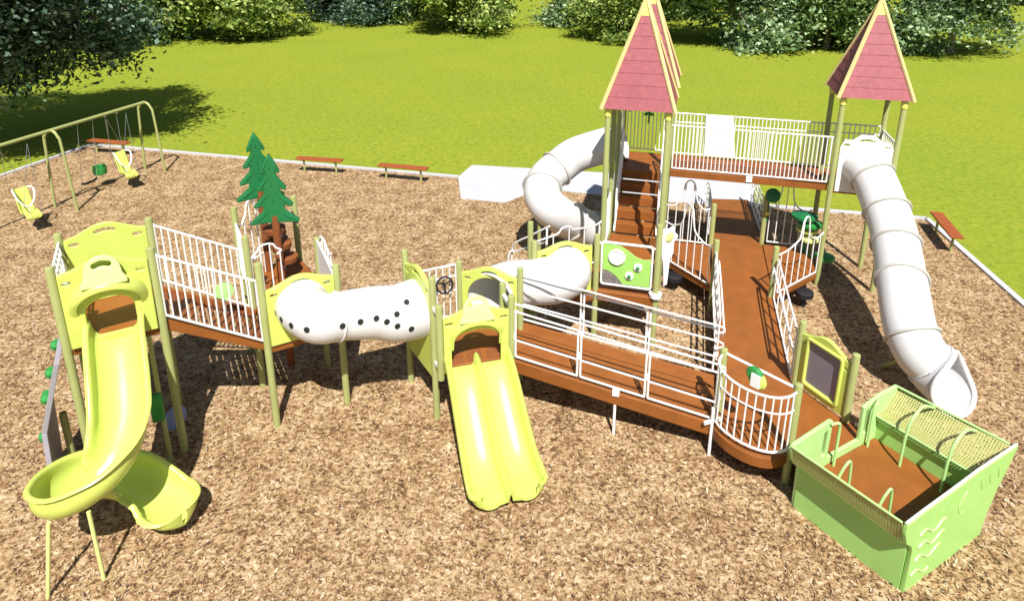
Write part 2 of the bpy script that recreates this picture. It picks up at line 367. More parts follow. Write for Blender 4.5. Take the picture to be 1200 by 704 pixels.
def tree(kind, px, py, sc, rz, name, label, zs=1.0, group='trees round the edge of the lawn'):
    p = px
    t = thing(name, label, 'tree', (p[0], p[1], -.03), group)
    for nm, me in (('crown', TREES[kind][0]), ('trunk', TREES[kind][1])):
        link(bpy.data.objects.new(nm, me), Matrix.Translation((p[0], p[1], -.03)) @ Matrix.Rotation(R(rz), 4, 'Z') @ Matrix.Diagonal((sc, sc, sc * zs, 1)), t)
lb = [(0, 0, 7.6, 3.4), (3.2, -1.2, 6.6, 2.4), (4.6, 0.6, 5.2, 1.7), (4.4, 1.6, 3.9, 1.1), (2.4, 2.2, 7.2, 2.3), (-2.6, 1, 7, 2.6), (1.0, -3.0, 6.4, 2.2), (0.6, 3.2, 5.8, 2.0), (3.4, -2.8, 8.4, 2.0), (2.2, .4, 9.6, 2.4), (3.0, 1.0, 3.9, 1.3), (1.6, 1.0, 3.6, 1.5), (.4, -.4, 4.0, 2.0), (1.9, -.8, 3.9, 1.7), (-1.2, 0, 4.2, 2.4), (3.4, -.6, 5.0, 1.8), (0, 1.5, 3.0, 1.4)]
TREES['near'] = (crown_mesh('near_crown', 'leafdark', lb, 620, 170, .17, .42, 23, base=1.3), trunk_mesh('near_trunk', 8, .34, lb, 23))
tree('near', (-18.4, 21.2), None, 1.0, 0, 'broadleaf_tree', 'big dark blue-green tree in the near left corner, its crown hanging beside the swings')
tree('mid', (-26.21, 46.92), None, 1.25, 60, 'broadleaf_tree', 'mid green spreading tree right behind the dark corner tree, leaves down to the grass')
tree('lime', (-20.79, 48.62), None, 1.15, 200, 'broadleaf_tree', 'sunlit yellow-green tree at the left with its shadow stretching along the grass')
tree('mix', (-37.96, 59.27), None, 1.5, 10, 'broadleaf_tree', 'tall green tree filling the gap between the dark corner tree and the spreading tree')
tree('dark', (-13.52, 58.01), None, 1.15, 120, 'broadleaf_tree', 'compact dark green tree standing at the far edge of the lawn, left of centre')
tree('lime', (-4.01, 51.41), None, 1.05, 300, 'broadleaf_tree', 'pale yellow-green tree nearest the middle of the far lawn edge')
tree('mid', (-21.25, 66.48), None, 1.35, 250, 'broadleaf_tree', 'green tree far back between the yellow-green tree and the dark compact one')
tree('mid', (-8.86, 58.01), None, 1.05, 15, 'broadleaf_tree', 'green tree just behind and left of the pale tree at the far edge')
tree('grey', (6.49, 55.64), None, 1.05, 60, 'broadleaf_tree', 'grey-green tree left of the peak of the first red tower roof')
tree('lime', (8.60, 47.76), None, .92, 80, 'broadleaf_tree', 'bright yellow-green tree directly behind the peak of the first red roof')
tree('grey', (15.04, 44.57), None, 1.2, 140, 'broadleaf_tree', 'broad grey-green tree with bare twigs standing between the two red roofs')
tree('mid', (15.69, 61.97), None, 1.25, 40, 'broadleaf_tree', 'darker green tree behind the broad grey-green one, just right of the first red roof')
tree('mid', (20.80, 43.13), None, .9, 220, 'broadleaf_tree', 'small mid green tree partly hidden behind the second red roof')
tree('grey', (27.65, 41.12), None, 1.05, 30, 'broadleaf_tree', 'silvery grey-green tree right of the second red roof, brushing the grass')
tree('mix', (33.98, 75.59), None, 1.3, 90, 'broadleaf_tree', 'far tree seen over the lawn just left of the second red roof')
tree('mid', (56.55, 73.58), None, 1.4, 190, 'broadleaf_tree', 'far green tree at the right edge of the lawn')
tree('lime', (1.65, 107.71), None, 1.6, 33, 'broadleaf_tree', 'far yellow-green tree closing the gap in the middle of the tree line')
tree('mix', (31.35, 87.50), None, 1.6, 270, 'broadleaf_tree', 'far dense tree behind the broad grey-green one between the roofs')
tree('mid', (14.67, 84.84), None, 1.6, 170, 'broadleaf_tree', 'far dense tree showing to the left of the first red roof peak')
tree('mix', (-41.99, 87.50), None, 1.7, 77, 'broadleaf_tree', 'far tall tree over the top of the yellow-green tree on the left')
tree('mid', (51.51, 87.50), None, 1.6, 111, 'broadleaf_tree', 'far tree behind the silvery tree right of the second red roof')
tree('dark', (-19.73, 96.58), None, 1.7, 66, 'broadleaf_tree', 'far dark tree behind the compact dark green tree')
tree('mix', (-8.56, 112.00), None, 1.8, 140, 'broadleaf_tree', 'farthest tree behind the pale yellow-green one in the middle')
tree('lime', (68.93, 100.03), None, 1.6, 240, 'broadleaf_tree', 'farthest yellow-green tree between the silvery tree and the right edge')
tree('mid', (-25.90, 96.58), None, 1.5, 300, 'broadleaf_tree', 'far tree at the top edge between the spreading trees and the compact dark tree')
tree('grey', (7.73, 121.67), None, 1.7, 10, 'broadleaf_tree', 'farthest grey-green tree, left of the first red roof peak')
tree('mid', (-55.34, 75.59), None, 1.8, 100, 'broadleaf_tree', 'tall far tree over the top of the dark corner tree')
tree('grey', (52.91, 103.73), None, 1.7, 320, 'broadleaf_tree', 'far grey-green tree in the line directly behind the second red roof')

# loose wood chips lying on the mulch ---------------------------------------
r = np.random.default_rng(5); n = 95000
yy = 4.6 + 19 * r.random(n) ** 1.35; xx = (r.random(n) * 2 - 1) * (yy * .82 + 1.0)
def inside(x, y, poly):
    c = np.zeros(len(x), bool); m_ = len(poly)
    for i in range(m_):
        (x0, y0), (x1, y1) = poly[i], poly[(i + 1) % m_]
        c ^= ((y0 > y) != (y1 > y)) & (x < (x1 - x0) * (y - y0) / ((y1 - y0) or 1e-9) + x0)
    return c
bed = [(p[0], p[1]) for p in (BL, BR, nr, (nr.x, -4), (nl.x - 2, -4), nl)]; k_ = inside(xx, yy, bed) & ~inside(xx, yy, path); xx, yy = xx[k_], yy[k_]; n = len(xx)
P = np.stack([xx, yy, r.uniform(.004, .03, n)], 1); th = r.random(n) * 2 * math.pi; a = np.stack([np.cos(th), np.sin(th), r.normal(size=n) * .28], 1); b = np.stack([-np.sin(th), np.cos(th), r.normal(size=n) * .35], 1)
L = (.025 + .045 * r.random(n) ** 2.2)[:, None]; Wd = L * r.uniform(.22, .5, n)[:, None]
q = np.stack([P - a * L * .5 - b * Wd * .3, P + a * L * .2 - b * Wd * .5, P + a * L * .5 + b * Wd * .25, P - a * L * .3 + b * Wd * .5], 1).reshape(-1, 3); f = np.arange(n * 4)
me = bpy.data.meshes.new('wood_chips'); me.vertices.add(len(q)); me.vertices.foreach_set('co', q.ravel().astype(np.float32)); me.loops.add(f.size); me.loops.foreach_set('vertex_index', f.astype(np.int32)); me.polygons.add(n)
me.polygons.foreach_set('loop_start', np.arange(0, f.size, 4, dtype=np.int32)); me.update(calc_edges=True); me.validate()
m, t, b_ = nodemat('wood_chip'); g = t.nodes.new('ShaderNodeNewGeometry'); rp = ramp(t, [(0, (.05, .026, .014)), (.3, (.19, .10, .045)), (.6, (.38, .24, .12)), (1, (.56, .43, .29))]); t.links.new(g.outputs['Random Per Island'], rp.inputs['Fac']); t.links.new(rp.outputs[0], b_.inputs['Base Color']); b_.inputs['Roughness'].default_value = .85
me.materials.append(m); tag(link(bpy.data.objects.new('wood_chips', me), Matrix.Identity(4)), 'loose brown and tan wood chips strewn over the mulch bed', 'wood chips', kind='stuff')
# ================================================================ left end: spiral slide and its platform
A = Vector((-5.6, 7.12)); B = Vector((-4.66, 7.65)); A2 = Vector((-6.12, 8.05)); B2 = Vector((-5.18, 8.58)); XA = (B - A).normalized(); NA = Vector((XA.y, -XA.x))
D1 = 2.1
def X3(v): return (v.x, v.y, 0)
t = thing('slide_platform', 'high square platform on four olive posts at the top of the lime spiral slide', 'play platform', (-5.4, 7.85, 0))
for p in (A, B, A2, B2): post(t, p, 3.18)
pf = deck(t, [A + XA * .03, B - XA * .03, B2 - XA * .03, A2 + XA * .03], D1, .18)
W2 = .96
def top_outline(w, h0, hs, hump, bottom=0.0, side=0.0):
    """panel outline with sloping shoulders and a round hump in the middle"""
    o = [(-w / 2, bottom), (w / 2, bottom), (w / 2, hs)]
    for k in range(13):
        s = 1 - 2 * k / 12; x = s * w * .42; o.append((x, hs + .02 + hump * (math.cos(s * math.pi) * .5 + .5) ** .7))
    o.append((-w / 2, hs)); return o
c = (A2 + B2) / 2
bp = panel('back_panel', M['lime'], t, top_outline(.98, 0, .96, .15), [slot(0, 1.03, .26, .05, .02), slot(-.38, .88, .11, .045), slot(.38, .88, .11, .045)], .06, P3(c, D1 + .0), X3(XA))
b = MB()
for q in (A, A2): pass
rail(t, A, A2, D1 + .06, D1 + .96, 6, mid=(.82,))
# spiral slide ----------------------------------------------------
t = thing('spiral_slide', 'lime green open spiral slide with arched hood, curling round on two thin poles', 'slide', (-5.0, 6.4, 0))
c = (A + B) / 2 + NA * .03
arch = [(-.27, .0)] + [(-.27, .05), (-.27, .36)] + [(.27 * math.cos(a), .36 + .17 * math.sin(a)) for a in [math.pi * (1 - k / 12) for k in range(1, 12)]] + [(.27, .36), (.27, .05), (.27, 0.0)]
hp = panel('hood_panel', M['lime'], t, top_outline(.97, 0, .95, .12, bottom=-.06), [[(x, y + .03) for x, y in arch], slot(-.40, .84, .10, .045), slot(.40, .84, .10, .045)], .07, P3(c, D1), X3(XA))
def hood(parent, c, X, N, z, hw=.40, zc=.36, rise=.36, out=.34, name='hood', m='lime', handle=True):
    """moulded canopy: an arched skirt pushed out from the panel, with a round grip plate on top"""
    b = MB(); n = 18; rows = []
    for j, (s, ro) in enumerate([(0, 1.0), (.35, .995), (.7, .96), (.92, .90), (1.0, .84), (1.0, .78), (.85, .80), (.4, .86), (0, .88)]):
        row = []
        for k in range(n + 1):
            a = math.pi * k / n; x = -hw * math.cos(a) * (ro if j < 5 else ro); zz = z + zc + rise * math.sin(a) ** .8 * (ro ** 1.2) - .02 * s
            o = out * s * math.sin(a) ** .55
            p = Vector((c.x, c.y)) + X * x + N * o; row.append((p.x, p.y, zz - (0 if a not in (0, math.pi) else .1)))
        rows.append(row)
    v = [p for r_ in rows for p in r_]; f = [(i * (n + 1) + k, i * (n + 1) + k + 1, (i + 1) * (n + 1) + k + 1, (i + 1) * (n + 1) + k) for i in range(len(rows) - 1) for k in range(n)]
    o = b.add(v, f).build(name, M[m], parent, smooth=60)
    if handle:
        pl = [(-.25, 0), (.25, 0)] + [(.25 - .02 * k, .06 + .03 * k) for k in range(3)] + [(.2 * math.cos(q), .18 + .20 * math.sin(q)) for q in [math.pi * k / 14 for k in range(15)]] + [(-.25 + .02 * k, .06 + .03 * k) for k in range(2, -1, -1)]
        tilt = Vector((-N.x * .28, -N.y * .28, 1)).normalized(); q = Vector((c.x, c.y)) + N * (out * .78)
        panel('grip_plate', M['limelight'], o, pl, [slot(0, .28, .22, .07, .02)], .06, (q.x, q.y, z + zc + rise * .80), (X.x, X.y, 0), tilt)
    return o
hood(t, c, XA, NA, D1, hw=.45, zc=.42, rise=.46, out=.24)
def chute(parent, path, prof, name='chute', m='lime', thick=.03, rnd=0.0, nr=8, lanes=0.0):
    """loft an open trough profile [(x, z), ...] along path [(point, roll, width scale, depth scale)]"""
    pts = [Vector(p[0]) for p in path]; n = len(pts); rows = []; xm = max(abs(x) for x, z in prof)
    for i in range(n):
        e = max(0.0, (i - (n - nr)) / (nr - 1)) if rnd else 0.0
        tg = (pts[min(i + 1, n - 1)] - pts[max(i - 1, 0)]).normalized(); S = tg.cross(Vector((0, 0, 1))).normalized(); Nn = S.cross(tg)
        rl = R(path[i][1]); S2 = S * math.cos(rl) + Nn * math.sin(rl); N2 = Nn * math.cos(rl) - S * math.sin(rl); ws, ds = path[i][2], path[i][3]
        pb = lambda x: tg * (-rnd * e * (abs(x) / xm) ** 2.6)
        prof0 = prof
        if lanes and i >= n - 12:
            f_ = ws / path[n - 13][2]; w0 = path[n - 13][2]; ws = w0
            pf2 = [((x if abs(x) < .05 else math.copysign(lanes, x) + (x - math.copysign(lanes, x)) * f_), z) for x, z in prof]
            bk = 1 - f_; pb = lambda x: tg * (.03 * bk * max(0, 1 - abs(x) / .08))
        else: pf2 = prof
        prof = pf2
        up = [pts[i] + S2 * (x * ws) + N2 * (z * ds) + pb(x) for x, z in prof]
        # underside follows the top, pushed out by the sheet thickness
        lo = []
        for k, (x, z) in enumerate(prof):
            a = prof[max(k - 1, 0)]; c2 = prof[min(k + 1, len(prof) - 1)]; dx, dz = (c2[0] - a[0]) * ws, (c2[1] - a[1]) * ds; q = math.hypot(dx, dz) or 1
            lo.append(pts[i] + S2 * (x * ws + dz / q * thick) + N2 * (z * ds - dx / q * thick) + pb(x))
        rows.append(up + lo[::-1]); prof = prof0
    k = len(rows[0]); b = MB(); v = [p for r_ in rows for p in r_]
    f = [(i * k + j, i * k + (j + 1) % k, (i + 1) * k + (j + 1) % k, (i + 1) * k + j) for i in range(n - 1) for j in range(k)]
    h = k // 2
    for e in (0, n - 1): f += [(e * k + j, e * k + j + 1, e * k + k - 2 - j, e * k + k - 1 - j) for j in range(h - 1)]
    o = b.add(v, f).build(name, M[m], parent, smooth=50)
    if rnd:
        k2 = len(prof); MB().tube([rows[-1][j] + Vector((0, 0, -.004)) for j in range(k2)], .026, 8).build('exit_lip', M[m], o, smooth=60)
    return o
def spoon(path, L, pw, mn=.12):
    """close the trough with a rounded end: the width shrinks to nothing over the last L metres"""
    e = Vector(path[-1][0]); d = (e - Vector(path[-2][0])).normalized(); ws, ds = path[-1][2], path[-1][3]; out = list(path)
    for k in range(1, 13):
        s = math.sin(math.pi / 2 * k / 12); out.append((e + d * (L * s), path[-1][1], ws * max(mn, (1 - (s * .999) ** pw) ** (1 / pw)), ds))
    return out
half = [(-.37, .20), (-.355, .225), (-.325, .235), (-.30, .225), (-.285, .19)] + [(.285 * math.sin(a), .19 - .26 * (math.cos(a)) ** .75 if math.cos(a) > 0 else .19) for a in [R(-80 + 160 * k / 16) for k in range(17)]] + [(.285, .19), (.30, .225), (.325, .235), (.355, .225), (.37, .20)]
SPI = [((-5.13, 7.42, 2.12), 0), ((-5.04, 7.24, 2.08), 0), ((-4.90, 6.98, 1.86), 0), ((-4.74, 6.70, 1.60), -3), ((-4.60, 6.44, 1.38), -10), ((-4.53, 6.16, 1.22), -18), ((-4.62, 5.90, 1.10), -20),
       ((-4.86, 5.76, 1.00), -20), ((-5.09, 5.84, .90), -20), ((-5.20, 6.08, .80), -18), ((-5.15, 6.34, .70), -14), ((-4.96, 6.50, .58), -10), ((-4.72, 6.56, .46), -6), ((-4.44, 6.48, .36), 0), ((-4.30, 6.42, .32), 0), ((-4.24, 6.39, .31), 0)]
sp = spline([(*q[0],) for q in SPI], 5); rl = spline([(q[1], 0, 0) for q in SPI], 5)
nn = len(sp); path_ = [(sp[i], rl[i].x, .92 if i < nn - 12 else .92 + .10 * (i - nn + 12) / 12, 1.0 if i < nn - 14 else max(.60, 1 - .04 * (i - nn + 14))) for i in range(nn)]
ch = chute(t, spoon(path_, .34, 2.6), half)
def endcap(parent, c, d, wdt, z, m='lime'): pass
MB().tube([(-5.146, 5.48, -.05), tuple((-5.000, 5.574, 0.950))], .022, 10).build('support_pole', M['limelight'], t)
MB().tube([(-4.645, 5.70, -.05), (-4.645, 5.70, .97)], .022, 10).build('support_pole', M['limelight'], t)
# climbing wall on the far left ------------------------------------
t = thing('climbing_wall', 'narrow bent grey climbing board with green handholds, left of the spiral slide', 'climbing wall', (-6.3, 7.4, 0))
top = P3(A.lerp(A2, .25), 1.95) + Vector((-.10, -.05, 0)); knee = Vector((-6.149, 7.250, 0.950)); foot = Vector((-6.122, 7.063, 0.000)) 
foot = Vector((knee.x + .02, knee.y - .10, 0.0))
wd = Vector((A2 - A).normalized().to_3d()) * .42; b = MB()
for p, q in ((top, knee), (knee, foot)):
    nrm = (q - p).cross(wd).normalized() * .03
    b.add([p - wd + nrm, p + wd + nrm, q + wd + nrm, q - wd + nrm, p - wd - nrm, p + wd - nrm, q + wd - nrm, q - wd - nrm], [(0, 1, 2, 3), (7, 6, 5, 4), (0, 4, 5, 1), (1, 5, 6, 2), (2, 6, 7, 3), (3, 7, 4, 0)])
b.build('board', M['grey'], t, smooth=0, bevel=.008)
for p, q, s, e in [(top, knee, .1, .5), (top, knee, .22, -.6), (top, knee, .42, .2), (top, knee, .62, -.5), (top, knee, .85, .5), (knee, foot, .2, -.4), (knee, foot, .5, .4), (knee, foot, .68, -.5), (knee, foot, .85, .3)]:
    c0 = p.lerp(q, s) + wd * e; nrm = (q - p).cross(wd).normalized(); nrm = nrm if nrm.x < 0 else -nrm
    X = (q - p).normalized(); MB().lathe(c0 + nrm * .028, [(.07, 0), (.075, .03), (.05, .07), (.02, .08)], 7, ax=(X, nrm.cross(X), nrm)).build('handhold', M['leafgreen'], t, smooth=30)
MB().lathe((knee.x + .16, knee.y + .05, 0), [(.045, -.05), (.045, .93)], 14).build('leg', M['post'], t)

# ================================================================ slatted bridge to the corner platform
C = Vector((-3.51, 8.14)); D = Vector((-2.59, 8.66)); C2 = Vector((-4.05, 9.05)); D2 = Vector((-3.14, 9.6)); XC = (D - C).normalized(); NC = Vector((XC.y, -XC.x)); DC = 1.42
t = thing('slatted_bridge', 'sloping rust-brown slatted bridge with white railings, leading down from the spiral slide platform', 'bridge', (-4.4, 8.4, 0))
p0, p1 = B + (B2 - B) * .06, B2 + (B - B2) * .06; q0, q1 = C + (C2 - C) * .06, C2 + (C - C2) * .06; b = MB(); nsl = 11
for k in range(nsl):
    s0, s1 = (k + .06) / nsl, (k + .82) / nsl; z0, z1 = D1 + (DC - D1) * s0 - .02, D1 + (DC - D1) * s1 - .02; l0, l1, r1, r0 = p0.lerp(q0, s0), p0.lerp(q0, s1), p1.lerp(q1, s1), p1.lerp(q1, s0)
    b.prism([tuple(l0), tuple(l1), tuple(r1), tuple(r0)], [z0 - .04, z1 - .04, z1 - .04, z0 - .04], [z0, z1, z1, z0])
b.build('slats', M['brown'], t, smooth=0)
for a_, b_ in ((p0, q0), (p1, q1)): MB().beam(P3(a_, D1 - .06), P3(b_, DC - .06), .05, .16).build('side_beam', M['orange'], t, bevel=.008)
rail(t, B, C, D1 + .08, D1 + .98, 13, zb2=DC + .06, zt2=DC + .98)
rail(t, B2, C2, D1 + .08, D1 + .98, 13, zb2=DC + .06, zt2=DC + .98)
# corner platform --------------------------------------------------
t = thing('corner_platform', 'square platform on olive posts between the slatted bridge and the first white crawl tube', 'play platform', (-3.3, 8.9, 0))
for p, h in ((C, 2.70), (D, 2.40), (C2, 2.66), (D2, 2.38)): post(t, p, h)
deck(t, [C + XC * .03, D - XC * .03, D2 - XC * .03, C2 + XC * .03], DC, .18)
E1 = Vector((-4.60, 10.0)); E3 = Vector((-3.78, 10.52)); E2 = Vector((-4.42, 10.75))
rail(t, D2, D, DC + .08, DC + .86, 6)
MB().add([P3(D2, DC + .95), P3(D2.lerp(D, .98), DC + .72), P3(D2.lerp(D, .98), DC + .1), P3(D2, DC + .3)], [(0, 1, 2, 3)]).build('corner_gusset', M['white'], t, smooth=0).modifiers.new('thick', 'SOLIDIFY').thickness = .02
arch_rail(t, C2.lerp(D2, .02), C2.lerp(D2, .48), DC + .06, .8, 3, .55, .18)
# climber platform behind with pine cut-outs -----------------------
t = thing('climber_platform', 'small rear platform with white side barriers and brown stepped climber behind the pine cut-outs', 'play platform', (-4.0, 10.2, 0))
DE = 1.55
for p, h in ((E1, 2.74), (E3, 2.72), (E2, 2.74)): post(t, p, h)
deck(t, [E1, E3, D2 + Vector((-.05, .12)), C2 + Vector((.0, .12))], DE, .14)
arch_rail(t, E1, E2, DE + .05, .75, 4, .55, .34); rail(t, E1, C2, DE + .06, DE + .9, 5); arch_rail(t, D2 + Vector((.03, .02)), D + Vector((-.22, .55)), DC + .05, .80, 4, .3, .16)
b = MB()
for k in range(5): q = E2.lerp(E3, .55); b.lathe((q.x - .05 + .03 * k, q.y + .0 - .12 * k, DE + .10 + .16 * k), [(.05, -.03), (.15, -.02), (.16, .03), (.06, .05)], 12)
b.build('stacked_steps', M['brown'], t)
for k, z in enumerate((DE + .35, DE + .62, DE + .9)):
    q = C2.lerp(D2, .62 - .07 * k) + (E1 - C2) * .45; MB().lathe((q.x, q.y, z), [(.04, -.05), (.17, -.04), (.18, .04), (.04, .05)], 14).build('climbing_lobe', M['brown'], t)
b = MB(); q = Vector((-4.185, 10.009)); b.tube(spline([P3(q, DE), P3(q + Vector((.02, 0)), DE + .55), P3(q + Vector((.08, 0)), DE + .8), P3(q + Vector((.28, .06)), DE + .8), P3(q + Vector((.30, .06)), DE)], 5), .018, 8); b.build('grab_rail', M['white'], t)
MB().tube(spline([(q.x, q.y, .3), (q.x + .12, q.y + .05, .9), (q.x - .02, q.y + .1, 1.5), (q.x + .1, q.y, 2.1)], 6), .02, 8).build('twisted_pole', M['leafgreen'], t)
for q in ((-3.788, 10.652, 1.200), (-4.133, 10.526, 1.200)):
    MB().lathe(q, [(.05, -.03), (.13, -.02), (.14, .02), (.05, .04)], 14).build('step_pad', M['blue'], t)
def pine(x, y, ztop, hgt, label, trunk_to, face=0.0):
    X = Vector((math.cos(R(face)), math.sin(R(face)))); t = thing('pine_tree_panel', label, 'cut-out tree', (x, y, 0), 'pine tree cut-outs')
    o = []; tiers = 4; pts = [(0, 0)]; z = 0
    for k in range(tiers):
        wd_ = .14 + .078 * k; z0 = z; z -= hgt / tiers * (1.0)
        pts += [(wd_ * .45, z0 - hgt / tiers * .38), (wd_ * .72, z0 - hgt / tiers * .68), (wd_, z - .0), (wd_ * .95, z - .045)]
        if k < tiers - 1: pts += [(wd_ * .72, z - .03), (wd_ * .52, z - .015)]
    pts += [(.3, z - .035), (.1, z - .02)]
    pl = pts + [(-px_, pz) for px_, pz in pts[::-1] if px_ > 0]
    f = panel('foliage', M['pine'], t, [(a, b_) for a, b_ in pl][::-1], [], .09, (x, y, ztop), (X.x, X.y, 0), bevel=.022)
    b = MB()
    for k in range(tiers):
        for s in (-1, 0, 1):
            z1 = ztop - hgt / tiers * (k + .35); wd_ = (.15 + .085 * k) * .62 * s
            p_ = Vector((x, y)) + X * (wd_ * .25) + Vector((X.y, -X.x)) * .048; q_ = Vector((x, y)) + X * wd_ + Vector((X.y, -X.x)) * .048
            MB().tube([P3(p_, z1), P3(q_, z1 - hgt / tiers * .48)], [.004, .013], 6).build('branch_rib', M['pine'], f)
    MB().tube([(x, y, -.05 if trunk_to == 0 else trunk_to), (x, y, ztop - hgt + .1)], .062, 14).build('trunk', M['brown'], t)
fp = (-3.79, 9.60)
pine(-3.77, 9.60, 3.80, 1.13, 'front dark green pine cut-out on a brown trunk, the lower and nearer of the pair', 0, 12)
pine(-4.14, 10.04, 4.01, 1.1, 'rear dark green pine cut-out rising highest behind the nearer one', DE, 25)

# ================================================================ first crawl tube and centre platform
P1 = Vector((-1.66, 9.17)); P2 = Vector((-1.14, 8.32)); P3_ = Vector((-.85, 9.44)); P4 = Vector((.13, 9.20)); P5 = Vector((-.14, 8.74)); SL = Vector((-1.03, 8.11)); SR = Vector((-.01, 8.39)); DM = 1.0
T2L = Vector((.38, 10.10)); T2R = Vector((1.44, 10.36))
def tube_panel(parent, a, b, z, hc, name='entry_panel', rh=.36, h=1.02, bottom=0.0, m='lime'):
    X = (b - a).normalized(); L = (b - a).length - .10; c = (a + b) / 2
    return panel(name, M[m], parent, top_outline(L, 0, h - .14, .12, bottom=bottom), [circ(0, hc, rh), slot(0, h - .09, .26, .05, .02), slot(-L * .39, h - .22, .10, .045), slot(L * .39, h - .22, .10, .045)], .07, P3(c, z), X3(X))
def crawl(name, label, flare, mids, r, rings, holes, panels, loc, group):
    t = thing(name, label, 'crawl tube', loc, group)
    pts = spline(mids, 8); n = len(pts)
    rr = [r * (1 + .08 * math.exp(-((i / (n - 1) - .0) / .1) ** 2) + flare * math.exp(-((i / (n - 1) - 1.0) / .30) ** 2) - .05 * math.exp(-((i / (n - 1) - rings[0]) / .10) ** 2)) for i in range(n)]
    b = MB(); b.tube(pts, rr, 40, caps=False)
    o = b.build('tube_shell', M['tube'], t, smooth=60); sm = o.modifiers.new('wall', 'SOLIDIFY'); sm.thickness = .02; sm.offset = -1
    def fr(s):
        i = max(1, min(n - 2, int(s * (n - 1)))); tg = (pts[i + 1] - pts[i - 1]).normalized(); S = tg.cross(Vector((0, 0, 1))).normalized(); return pts[i], tg, S, S.cross(tg), rr[i]
    for s in rings:
        c, tg, S, N, q = fr(s); b = MB(); b.tube([c + S * (q + .008) * math.cos(a) + N * (q + .008) * math.sin(a) for a in [2 * math.pi * k / 40 for k in range(40)]], .016, 6, closed=True); b.build('seam_ring', M['tube'], t)
    for s, a in holes:
        c, tg, S, N, q = fr(s); d = S * math.cos(R(a)) + N * math.sin(R(a)); MB().lathe(c + d * (q + .001), [(.043, -.004), (.043, .004)], 14, ax=(tg, d.cross(tg), d)).build('vent_hole', M['dark'], t)
    return t
m1 = (C + D) / 2; m2 = (P1 + P2) / 2; N2_ = Vector(((P2 - P1).normalized().y, -(P2 - P1).normalized().x)); 
mids = [P3(m1 - NC * .06, 1.92), P3(m1 + NC * .20, 1.91), P3(m1 + NC * .42 + Vector((.17, .03)), 1.88), Vector((-2.36, 8.24, 1.82)), Vector((-1.98, 8.42, 1.75)), P3(m2 + Vector((-.30, -.19)), 1.66), P3(m2 + Vector((.05, .03)), 1.63)]
t = crawl('crawl_tube', 'bent white crawl tube with dark vent holes, between the corner platform and the centre platform', .26, mids, .355, (.44,),
      [(.10, -4), (.17, 0), (.25, 3), (.33, 5), (.42, 6), (.56, 12), (.63, 17), (.70, 9), (.76, 26), (.78, 2), (.85, 48), (.87, -6)], None, (-2.3, 8.3, 0), 'white crawl tubes')
tube_panel(t, C, D, 1.36, .53); tube_panel(t, P1, P2, .70, .92, h=1.62, bottom=0, rh=.44)
t = thing('centre_platform', 'centre platform behind the two-lane slide, with a black steering wheel on its rear barrier', 'play platform', (-.7, 8.9, 0))
post(t, P1, 2.38); post(t, P2, 2.38); post(t, P3_, 2.05); post(t, P4, 2.05); post(t, P5, 2.05)
deck(t, [P2, SL + Vector((.02, .05)), SR + Vector((-.02, .05)), P5 + Vector((.1, .06)), P4, P3_, P1], DM, .16)
rl_ = rail(t, P1, P3_, DM + .08, DM + .95, 7, mid=(.5, .78), zt2=DM + 1.0)
cw = Vector((-1.068, 9.254, 1.720)); sw = MB(); d0 = Vector((.39, -.92, .25)).normalized(); X0 = d0.cross(Vector((0, 0, 1))).normalized(); Y0 = X0.cross(d0)
ring_ = [cw + X0 * .13 * math.cos(a) + Y0 * .13 * math.sin(a) for a in [2 * math.pi * k / 24 for k in range(24)]]; sw.tube(ring_, .016, 8, closed=True)
for a in (30, 150, 270): sw.tube([cw, cw + X0 * .13 * math.cos(R(a)) + Y0 * .13 * math.sin(R(a))], .014, 6)
sw.tube([cw - d0 * .10, cw + d0 * .02], .025, 10); sw.build('steering_wheel', M['black'], t)
# double slide ------------------------------------------------------
XS = (SR - SL).normalized(); NS = Vector((XS.y, -XS.x)); c = (SL + SR) / 2 + NS * .02
t = thing('double_slide', 'wide lime green two-lane slide with an arched hood, in front of the centre platform', 'slide', (-.4, 7.6, 0))
post(t, SL, 2.05, .84); post(t, SR, 2.05, .84)
MB().beam(P3(SL, 1.0), P3(P2, 1.0), .05, .05).build('post_bracket', M['white'], t); MB().beam(P3(SL, 1.9), P3(P2, 1.9), .05, .05).build('post_bracket', M['white'], t)
MB().beam(P3(SR, 1.86), P3(P5, 1.86), .05, .05).build('post_bracket', M['white'], t)
W3 = (SR - SL).length - .10
qa, qb = (SL + SR) / 2 - NS * .05 - XS * .44, (SL + SR) / 2 - NS * .05 + XS * .44
for k in range(3):
    a_ = qa.lerp(qb, .04 + .33 * k); MB().box(P3(a_ + XS * .13 - NS * .15, DM + .004), (.22, .26, .006), math.atan2(XS.y, XS.x)).build('floor_grate', M['brown'], t, smooth=0)
wide = [(-.36, .0)] + [(-.37, .05), (-.37, .40)] + [(.37 * math.cos(a), .40 + .21 * math.sin(a)) for a in [math.pi * (1 - k / 12) for k in range(1, 12)]] + [(.36, .38), (.36, .05), (.36, 0.0)]
panel('hood_panel', M['lime'], t, top_outline(W3, 0, .84, .12, bottom=-.04), [wide, slot(-.40, .75, .11, .045), slot(.40, .75, .11, .045)], .07, P3(c, DM), X3(XS))
hood(t, c, XS, NS, DM, hw=.43, zc=.42, rise=.44, out=.12)
dbl = [(-.52, .12), (-.515, .19), (-.49, .21), (-.465, .19), (-.45, .10)] + [(-.24 + .20 * math.sin(a), .06 - .13 * math.cos(a) ** .6) for a in [R(-75 + 150 * k / 9) for k in range(10)]] + [(-.035, .12), (0, .15), (.035, .12)] + [(.24 + .20 * math.sin(a), .06 - .13 * math.cos(a) ** .6) for a in [R(-75 + 150 * k / 9) for k in range(10)]] + [(.45, .10), (.465, .19), (.49, .21), (.515, .19), (.52, .12)]
ex = Vector((-.07, 6.80)); st_ = c - NS * .04; dirs = (ex - st_); Lh = dirs.length; hd = dirs.normalized()
